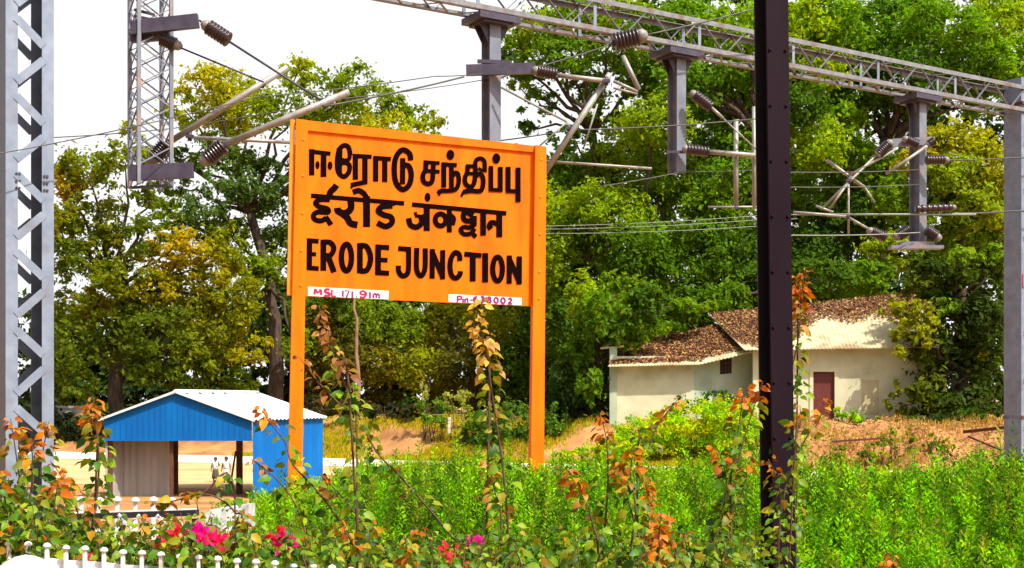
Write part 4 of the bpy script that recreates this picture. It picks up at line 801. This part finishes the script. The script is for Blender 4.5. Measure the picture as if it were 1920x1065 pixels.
# dead leaves
def litter(name, label, P, N, size, cols, seed, par=None):
    rng = np.random.default_rng(seed); n = len(P); t = np.array(cols)[rng.integers(0, len(cols), n)] * rng.uniform(.6, 1.35, (n, 1))
    V, Fq, T = leaves(rng, P, N + rng.normal(size=(n, 3)) * .45, size * rng.uniform(.6, 1.4, n), t, .25)
    o = np_mesh(name, V, Fq, M['litter'], par, T); tagp(o, label, None if par else 'leaves', None, 'stuff'); return o
BR = [(.15, .055, .035), (.24, .09, .04), (.07, .03, .022), (.42, .22, .08), (.30, .14, .06), (.10, .045, .04), (.05, .022, .018), (.40, .28, .07)]
rng = np.random.default_rng(70)
def on_quad(n, e0, e1, r1, r0, lo, hi, dens):
    u = rng.uniform(0, 1, n); v = rng.uniform(lo, hi, n); kk = rng.uniform(0, 1, n) < dens(u, v); u, v = u[kk, None], v[kk, None]
    e0, e1, r0, r1 = map(np.array, (e0, e1, r0, r1)); P = (e0 * (1 - u) + e1 * u) * (1 - v) + (r0 * (1 - u) + r1 * u) * v; P[:, 2] += rng.uniform(.02, .14, len(P)); return P
fr = lambda u, v: np.clip((v - .12 - .50 * u + .25 * np.sin(u * 23) * .3 + .14 * np.sin(u * 9)) * 4, 0, 1)
P = on_quad(26000, RE0, RE1, RR1, RR0, 0, 1.0, fr); nrm = np.array([0, -.4, .9]); litter('leaf_litter', 'brown dead leaves lying on the roof', P, np.tile(nrm, (len(P), 1)), .08, BR, 71, rf1)
P = on_quad(15000, AE0, AE1, AR1, AR0, .04, 1.0, lambda u, v: np.clip(v * 6, 0, 1)); litter('leaf_litter', 'brown dead leaves lying on the annex roof', P, np.tile(nrm, (len(P), 1)), .08, BR, 72, rf2)
P = on_quad(4000, AE1, at(1418, 657, YH - .2), at(1418, 610, YH + 3.5), AR1, .1, 1.0, lambda u, v: np.clip(v * 4, 0, 1)); litter('leaf_litter', 'brown dead leaves', P, np.tile(nrm, (len(P), 1)), .08, BR, 73, rf3)
x = rng.uniform(9, 32, 12000); s = rng.uniform(66, 76, 12000); y = s - .5 * x; P = np.stack([x, y, gz(x, y) + rng.uniform(.0, .12, len(x))], -1)
litter('leaf_litter', 'brown dead leaves and clods strewn over the earth mound', P, np.tile([0, -.3, .9], (len(P), 1)), .07, [(.30, .13, .05), (.42, .22, .08), (.20, .08, .04), (.50, .30, .12)], 74)
# old rails on the mound
mb = MB(); a, b = at(1806, 812, 58.5), at(1890, 803, 57.0); mb.bar(a, b, .09, .05); mb.bar(a + Vector((0, 0, .1)), b + Vector((0, 0, .1)), .08, .05); mb.bar(a + Vector((0, 0, .05)), b + Vector((0, 0, .05)), .025, .08)
tagp(mb.build('old_rail', M['rust']), 'rusty rail lying level on the brown earth mound', 'rail')
mb = MB(); a, b = at(1815, 818, 58.0), at(1886, 848, 56.6); mb.bar(a, b, .07, .08); tagp(mb.build('old_rail', M['rust']), 'rusty rail sloping down the mound below the level one', 'rail')
mb = MB(); a, b = at(1560, 828, 59.6), at(1652, 822, 59.0); mb.bar(a, b, .08, .09); tagp(mb.build('old_rail', M['rust']), 'rusty rail half buried right of the dark column', 'rail')
mb = MB(); a, b = at(1660, 890, 54.5), at(1775, 892, 54.0); mb.bar(a, b, 1.2, .3); tagp(mb.build('concrete_slab', M['road']), 'pale concrete slab at road edge behind right hedge', 'slab')

# ------------------------------------------------------------------ hedge of feathery shoots
def hedge(label, n, area, ztop, seed, cols):
    """area(rng, n) -> x, y ; ztop(x, y, rng) -> top height"""
    rng = np.random.default_rng(seed); x, y = area(rng, n); zt = ztop(x, y, rng); zg = gz(x, y); n = len(x)
    kk = (np.sin(x * 3.1 + 1.7 * np.sin(y * 1.3)) * np.sin(y * 2.7 + x * 1.1) + rng.normal(size=n) * .35) > -.22; x, y, zt, zg = x[kk], y[kk], zt[kk], zg[kk]; n = len(x); zt = zt + (rng.uniform(size=n) < .07) * rng.uniform(.08, .30, n)
    K = 64; t = np.linspace(0.3, 1, K)[None] ** .8; h = zt - zg
    lean = rng.normal(size=(n, 2)) * .10
    C = np.zeros((n, K, 3)); C[..., 0] = x[:, None] + lean[:, :1] * t ** 2; C[..., 1] = y[:, None] + lean[:, 1:] * t ** 2; C[..., 2] = zg[:, None] + h[:, None] * t
    ang = np.arange(K)[None] * 2.4 + rng.uniform(0, 6.28, (n, 1)); rad = (.070 * (1.1 - t) + .010) * rng.uniform(.7, 1.3, (n, K))
    dirs = np.stack([np.cos(ang), np.sin(ang), np.zeros_like(ang)], -1); C += dirs * rad[..., None]
    P = C.reshape(-1, 3); A = (dirs + np.array([0, 0, .8])).reshape(-1, 3); A += rng.normal(size=A.shape) * .3; A /= np.linalg.norm(A, axis=1, keepdims=True)
    B = np.cross(A, rng.normal(size=A.shape)); B /= np.linalg.norm(B, axis=1, keepdims=True)
    L = (.026 * rng.uniform(.7, 1.35, len(P)))[:, None]; W_ = L * .33
    V = np.stack([P - A * L * .6, P + B * W_, P + A * L, P - B * W_], 1).reshape(-1, 3)
    ci = rng.integers(0, len(cols), n); base = np.repeat(np.array(cols)[ci] * rng.uniform(.8, 1.2, (n, 1)), K, 0) * rng.uniform(.8, 1.25, (n * K, 1))
    ht = thing('hedge', label, 'hedge', (float(x.mean()), float(y.mean()), float(zg.mean())), 'hedges of feathery shoots')
    np_mesh('foliage', V, np.arange(4 * len(P)).reshape(-1, 4), M['hedge'], ht, np.repeat(base, 4, 0))
    sx = np.stack([x - .006, y, zg], -1); ex = np.stack([x + lean[:, 0], y + lean[:, 1], zt], -1); o = np.array([.012, 0, 0])
    V = np.stack([sx, sx + o, ex + o * .3, ex], 1).reshape(-1, 3); np_mesh('shoots', V, np.arange(4 * n).reshape(-1, 4), M['hedge'], ht, np.tile([.10, .16, .02], (4 * n, 1)))
HG = [(.15, .45, .002), (.24, .54, .002), (.10, .27, .003), (.31, .56, .003), (.06, .17, .004), (.035, .10, .006), (.22, .25, .02)]
def area_px(x0, x1, y0, y1):
    def f(rng, n): y = y0 + (y1 - y0) * rng.uniform(0, 1, n) ** .9; px = rng.uniform(x0, x1, n); return (px - CX) / F * y, y
    return f
def top_r(x, y, rng): z = 3.2 - (146 + 22 * np.sin(x * 1.9 + y) + 16 * np.sin(x * 4.3)) * np.maximum(y, 9.8) / F; z = np.where(y < 9.8, z - (9.8 - y) * .32, z); return z - np.abs(rng.normal(size=len(x))) * .26 + .10
def top_l(x, y, rng):
    px = CX + F * x / y; e = np.interp(px, [430, 520, 640, 760, 900, 1060, 1200, 1330, 1430], [220, 172, 150, 140, 124, 132, 138, 126, 118])
    z = 3.2 - (e + 14 * np.sin(x * 2.3 + y) + 12 * np.sin(x * 5.1)) * np.maximum(y, 11) / F; z = np.where(y < 11, z - (11 - y) * .30, z); return z - np.abs(rng.normal(size=len(x))) * .26 + .10
hedge('bright green feathery hedge right of the dark column', 3400, area_px(1470, 1990, 8.0, 12.5), top_r, 81, HG)
hedge('bright green feathery hedge left of dark column round the sign posts', 5600, area_px(430, 1440, 8.6, 15.5), top_l, 82, HG)

# ------------------------------------------------------------------ fences
def picket_fence(label, pts, Y0, Y1, zdrop, wpx, seed):
    """pts: (x, y) of picket tops from left to right"""
    n = len(pts); p0 = at(*pts[0], Y0); t = thing('picket_fence', label, 'fence', (p0.x, Y0, gzf(p0.x, Y0)), 'white picket fences')
    tops = []
    for i, (x, y) in enumerate(pts):
        Y = Y0 + (Y1 - Y0) * i / (n - 1); p = at(x, y, Y); s_ = Y / F; w_ = wpx * s_; g = gzf(p.x, Y)
        mb = MB(); mb.box(p.x - w_ * .42, p.x + w_ * .42, Y - .008, Y + .008, g, p.z - w_ * 1.0)
        prof = [(-1.15, .42), (-1.1, 1.0), (-.75, 1.05), (-.35, .8), (-.1, .45), (0, .06)]
        mb.tube([(p.x, Y, p.z + a_ * w_) for a_, r in prof], [r * w_ for a_, r in prof], 12); mb.build('picket', M['white'], t); tops.append(p)
    for dz in zdrop:
        mb = MB()
        for i in range(n - 1): mb.bar(tops[i] + Vector((0, .022, -dz)), tops[i + 1] + Vector((0, .022, -dz)), .02, .035)
        mb.build('rail', M['white'], t)
    return t
picket_fence('white picket fence with knobbed tops along the bottom left edge', [(17 + 35.6 * i, 1012 + 2.75 * i + (1.5 if i % 3 == 0 else 0)) for i in range(19)], 5.15, 4.95, (.083, .6), 7.4, 1)
fr_ = picket_fence('short row of white pickets behind black bar near the shed', [(152 + 34 * i, 931 + (i % 2)) for i in range(6)], 8.2, 8.0, (.4,), 8.0, 2)
bar_t = thing('black_handrail', 'black angle bar with corner post and slanting white slats by fence', 'railing', (at(370, 965, 7.6).x, 7.6, 1.42))
mb = MB(); a, b = at(98, 970, 7.8), at(370, 961, 7.6); mb.bar(a, b, .05, .036); mb.build('top_bar', M['black'], bar_t)
mb = MB(); mb.bar(a + Vector((0, 0, .0215)), b + Vector((0, 0, .0215)), .05, .006); mb.build('white_edge', M['white'], bar_t)
mb = MB(); p = at(366, 966, 7.6); mb.box(p.x - .017, p.x + .017, 7.58, 7.62, 1.42, p.z - .02); mb.build('corner_post', M['black'], bar_t)
for (xa, ya, xb, yb) in ((222, 965, 262, 1010), (258, 966, 300, 1012), (294, 966, 338, 1016), (334, 978, 366, 1014), (336, 1013, 368, 1056), (120, 972, 160, 1020), (160, 975, 200, 1022)):
    mb = MB(); mb.bar(at(xa, ya, 7.55), at(xb, yb, 7.5), .012, .018); mb.build('slat', M['white'], bar_t)
# whitewashed block and domed drum
mb = MB(); q = [at(385, 958, 8.6), at(446, 950, 8.9), at(455, 1000, 8.9), at(372, 1010, 8.6)]
gq = [Vector((p.x, p.y, 1.4)) for p in (q[0], q[1])]; q[3], q[2] = gq
mb.hexa([p + Vector((.05, .35, 0)) for p in q][::-1], q[::-1]); mb.build
blk = mb.build('white_block', M['plate_dirty']); tagp(blk, 'whitewashed block half hidden by plants beyond black bar', 'block')
dp = at(48, 1040, 4.6); drm = thing('domed_drum', 'blue drum with white domed cover at bottom left corner', 'drum', (dp.x, 4.6, 1.42))
mb = MB(); r = .112; prof = [(-.085, .98), (-.08, 1.02), (-.065, 1.0), (-.045, .86), (-.025, .62), (-.008, .34), (0, .02)]; mb.tube([(dp.x, 4.6, dp.z + a_) for a_, q_ in prof], [q_ * r for a_, q_ in prof], 32); mb.build('cover', M['drum_white'], drm)
mb = MB(); mb.tube([(dp.x, 4.6, z) for z in (1.42, dp.z - .0855)], [r * .93, r * .93], 32); mb.build('body', M['drum_blue'], drm)

# ------------------------------------------------------------------ bougainvillea in the foreground
LT = np.array([[0, 0, 0], [0, .35, .02], [0, .7, -.06], [0, 1, -.24], [.31, .30, .10], [.25, .66, .02], [-.31, .30, .10], [-.25, .66, .02]])
LFt = np.array([[0, 4, 1], [1, 4, 5], [1, 5, 2], [2, 5, 3], [0, 1, 6], [1, 7, 6], [1, 2, 7], [2, 3, 7]])
def big_leaves(P, D, U, L, T):
    """leaf at P pointing along D with face normal near U"""
    D = D / np.linalg.norm(D, axis=1, keepdims=True); X = np.cross(D, U); X /= np.linalg.norm(X, axis=1, keepdims=True) + 1e-9; Z = np.cross(X, D)
    V = P[:, None] + L[:, None, None] * (LT[None, :, :1] * X[:, None] + LT[None, :, 1:2] * D[:, None] + LT[None, :, 2:] * Z[:, None])
    n = len(P); Fq = (LFt[None] + np.arange(n)[:, None, None] * 8).reshape(-1, 3); return V.reshape(-1, 3), Fq, np.repeat(T, 8, 0)
GREEN = [(.05, .13, .006), (.09, .19, .006), (.15, .25, .007), (.03, .08, .010), (.22, .27, .008)]
MIDC = [(.19, .20, .008), (.28, .22, .008), (.12, .14, .01), (.20, .10, .01)]
TIPC = [(.42, .13, .005), (.50, .17, .005), (.34, .17, .008), (.24, .06, .008), (.38, .09, .005)]
PINK = [(.80, .012, .20), (.86, .02, .12), (.70, .008, .30), (.84, .03, .06)]
def bougainvillea(label, Y, stems, seed, flowers=(), fill=0, box=None, leafL=.056, tip=.085, ntop=4, step=.0165, fillh=(.3, .8), tipcols=TIPC):
    rng = np.random.default_rng(seed); x0 = stems[0][0]
    gp = at(x0[-1][0], 1065, Y); t = thing('bougainvillea', label, 'plant', (gp.x, Y, gzf(gp.x, Y)), 'bougainvillea plants in the foreground')
    paths = []
    for st in stems:
        pts, dn = st[0], (st[1] if len(st) > 1 else 1.0); dj = rng.uniform(-.25, .25); P = [at(x, y, Y + dj) for x, y in pts]
        e = P[-1]; 
        if e.z > 1.6: P.append(Vector((e.x + rng.uniform(-.1, .1), Y, 1.42)))
        paths.append((P, dn * 1.35, .0055, True))
    if box:
        for _ in range(fill):
            x, y = rng.uniform(box[0], box[1]), box[2] + (box[3] - box[2]) * rng.uniform(0, 1) ** .8; Yj = Y + rng.uniform(-.6, .8); p = at(x, y, Yj)
            b = Vector((p.x + rng.uniform(-.35, .35), Yj + rng.uniform(-.2, .2), 1.42)); m_ = p.lerp(b, .45) + Vector((rng.uniform(-.1, .1), rng.uniform(-.1, .1), .08)); paths.append(([p, m_, b], 1.0, .0035, False))
    mb = MB(); PP, DD, UU, LL, TT = [], [], [], [], []
    for (P, dn, r, main) in paths:
        fill_tip = rng.uniform() < .07
        Q = []
        for i in range(len(P) - 1):
            p0, p1, p2, p3 = P[max(i - 1, 0)], P[i], P[i + 1], P[min(i + 2, len(P) - 1)]
            for j in range(6):
                s_ = j / 6; Q.append(.5 * ((2 * p1) + (p2 - p0) * s_ + (2 * p0 - 5 * p1 + 4 * p2 - p3) * s_ * s_ + (3 * p1 - p0 - 3 * p2 + p3) * s_ ** 3))
        Q.append(P[-1]); mb.tube(Q, [r * (.35 + .65 * min(1, i / (len(Q) * .6))) for i in range(len(Q))], 5)
        d = 0; acc = 0; stp = step / dn
        for i in range(len(Q) - 1):
            seg_ = (Q[i + 1] - Q[i]); L_ = seg_.length; ax_ = seg_ / max(L_, 1e-6)
            while acc < L_:
                q = Q[i] + ax_ * acc; dist = d + acc
                if q.z < 2.0 and rng.uniform() < .5: acc += stp; continue
                for _ in range(2 if dist < tip and main else 1):
                    th = rng.uniform(0, 6.28); out_ = np.array([math.cos(th), math.sin(th) * .8, rng.uniform(-.55, .35)])
                    off = rng.uniform(0, .03) + (.02 if dist > tip else 0)
                    PP.append(np.array(q) + out_ * off); DD.append(out_ + np.array([0, 0, -.35])); UU.append(np.array([0, -.35, .7]) + rng.normal(size=3) * .55)
                    LL.append(leafL * rng.uniform(.6, 1.25) * (.7 if dist < tip * .5 else 1))
                    cset = tipcols if (dist < tip * rng.uniform(.7, 1.3) and (main or fill_tip)) else (MIDC if (main and dist < tip * rng.uniform(1.0, 2.4)) or rng.uniform() < .10 else GREEN)
                    TT.append(np.array(cset[rng.integers(0, len(cset))]) * rng.uniform(.7, 1.35))
                acc += stp * rng.uniform(.6, 1.4)
            acc -= L_; d += L_
    mb.build('stems', M['stem'], t)
    V, Fq, T = big_leaves(*map(np.array, (PP, DD, UU, LL, TT))); np_mesh('leaves', V, Fq, M['bleaf'], t, np.clip(T, 0, .95), smooth=True)
    for (fx_, fy_, rpx, n, ci) in flowers:
        c = np.array(at(fx_, fy_, Y - .35)); s_ = rpx * Y / F; g = rng.normal(size=(n, 3)); g /= np.linalg.norm(g, axis=1, keepdims=True); P_ = c + g * s_ * rng.uniform(.2, 1, (n, 1)) * np.array([1.3, .8, .8])
        col = np.array(PINK)[(rng.integers(0, 4, n) if ci is None else np.full(n, ci))] * rng.uniform(.75, 1.15, (n, 1))
        V, Fq, T = big_leaves(P_, g + np.array([0, -.2, .5]), rng.normal(size=(n, 3)) + np.array([0, -.8, .4]), .034 * rng.uniform(.7, 1.2, n), col); np_mesh('blossom', V, Fq, M['bract'], t, np.clip(T, 0, .95), smooth=True)
    return t
bougainvillea('arching bougainvillea stem reaching up to left end of the board', 5.9, [([(598, 572), (612, 630), (640, 705), (668, 770), (705, 845), (752, 895), (805, 955), (850, 1010), (890, 1065)], .95), ([(560, 668), (600, 720), (640, 760), (668, 780)], .6), ([(632, 660), (640, 700), (655, 740)], .6)], 101,
              fill=26, box=(690, 830, 975, 1050), tipcols=[(.30, .12, .03), (.22, .08, .02), (.40, .20, .05)], tip=.2)
bougainvillea('upright bougainvillea stem with yellow tip in front of postal plate', 5.9, [([(905, 560), (898, 600), (912, 660), (920, 720), (932, 800), (942, 870), (950, 950), (955, 1065)], .85), ([(885, 600), (905, 650), (918, 700)], .6), ([(912, 860), (930, 930), (940, 1000)], .5)], 102,
              flowers=[(888, 1020, 8, 14, 2), (842, 1030, 10, 12, 3), (856, 1056, 10, 12, 3)], fill=26, box=(830, 990, 985, 1050), tipcols=[(.52, .30, .03), (.44, .24, .03), (.36, .18, .03)], tip=.3)
bougainvillea('bougainvillea spray in front of the blue shed wall', 6.0, [([(488, 765), (505, 790), (535, 830), (548, 870), (590, 915), (640, 985), (660, 1065)], .8), ([(470, 860), (520, 900), (560, 960), (580, 1065)], .8), ([(600, 890), (640, 930), (690, 1000), (700, 1065)], .7)], 103,
              flowers=[(532, 1018, 16, 40, 0), (520, 1002, 14, 16, 3)], fill=56, box=(440, 700, 955, 1050))
bougainvillea('pink flowered bougainvillea over the middle of picket fence', 5.6, [([(300, 965), (330, 985), (360, 1030), (380, 1065)], .7), ([(450, 960), (440, 1000), (430, 1065)], .7), ([(350, 925), (400, 930), (440, 960), (460, 1020)], .4), ([(290, 945), (330, 938), (380, 925), (440, 930)], .5)], 104,
              flowers=[(335, 1000, 9, 20, 3), (366, 1000, 12, 24, 2), (390, 1012, 15, 34, 0), (410, 1020, 14, 32, 1), (312, 1020, 7, 10, 3)], fill=95, box=(215, 490, 955, 1045))
bougainvillea('tallest orange tipped bougainvillea clump left of dark column', 5.8, [([(1125, 775), (1138, 830), (1140, 900), (1135, 980), (1130, 1065)], 1.0), ([(1062, 880), (1090, 915), (1112, 985), (1122, 1065)], 1.0), ([(1190, 838), (1182, 890), (1192, 960), (1180, 1065)], .9), ([(1270, 750), (1235, 795), (1215, 840), (1195, 870)], .6), ([(1160, 860), (1172, 915), (1190, 985), (1200, 1065)], .8)], 105, fill=50, box=(1010, 1220, 980, 1055), tip=.12)
bougainvillea('bougainvillea shoot with glowing orange head between other clumps', 5.7, [([(1210, 905), (1222, 950), (1230, 1000), (1232, 1065)], 1.5), ([(1240, 960), (1235, 1010), (1232, 1065)], 1.2)], 106, fill=20, box=(1190, 1290, 985, 1050), tip=.3)
bougainvillea('bougainvillea leaning against left side of dark column', 6.1, [([(1395, 730), (1388, 780), (1378, 850), (1362, 930), (1330, 1065)], .9), ([(1430, 715), (1405, 790), (1385, 860), (1370, 930)], .6), ([(1345, 840), (1362, 900), (1352, 980), (1320, 1065)], .9), ([(1410, 850), (1390, 930), (1370, 1000)], .7)], 107, fill=46, box=(1250, 1425, 975, 1055), tip=.1)
bougainvillea('bougainvillea spray curling round right side of dark column', 6.9, [([(1548, 748), (1535, 790), (1512, 820), (1488, 870), (1470, 930), (1460, 1065)], 1.0), ([(1500, 760), (1500, 800), (1490, 850)], .7), ([(1440, 860), (1455, 900), (1462, 980)], .7)], 108, tip=.11)
bougainvillea('tall orange headed bougainvillea shoot rising behind the dark column', 7.75, [([(1508, 505), (1503, 560), (1496, 640), (1478, 720), (1462, 820), (1460, 1065)], .9), ([(1492, 520), (1500, 560), (1496, 600)], .7)], 113, tip=.3)
bougainvillea('orange headed bougainvillea in front of shed left corner', 5.9, [([(175, 745), (180, 800), (186, 860), (182, 930), (170, 1065)], 1.3), ([(158, 760), (176, 800), (182, 850)], .8), ([(100, 870), (130, 920), (150, 980), (160, 1065)], .7)], 109, flowers=[(152, 1056, 12, 24, 3)], fill=44, box=(100, 230, 940, 1040), tip=.11)
bougainvillea('leafy bougainvillea climbing past foot of left lattice upright', 5.7, [([(92, 790), (80, 850), (72, 930), (60, 1065)], 1.3), ([(20, 785), (30, 850), (40, 930), (50, 1065)], 1.3), ([(60, 830), (62, 900), (60, 1000)], 1.3), ([(-5, 880), (10, 940), (25, 1020)], 1.2), ([(110, 900), (100, 960), (90, 1065)], 1.1)], 110, fill=70, box=(-20, 130, 880, 1030), tip=.07)
bougainvillea('low bougainvillea filling bottom edge right of the fence', 5.5, [([(640, 985), (660, 1020), (670, 1065)], .8), ([(780, 990), (775, 1020), (770, 1065)], .8)], 111, fill=80, box=(560, 1010, 1000, 1062))
bougainvillea('orange flowering sprig at bottom edge right of dark column', 7.2, [([(1672, 1040), (1675, 1060), (1678, 1100)], 1.6), ([(1660, 1050), (1670, 1075), (1675, 1110)], 1.2)], 112, tip=.3)
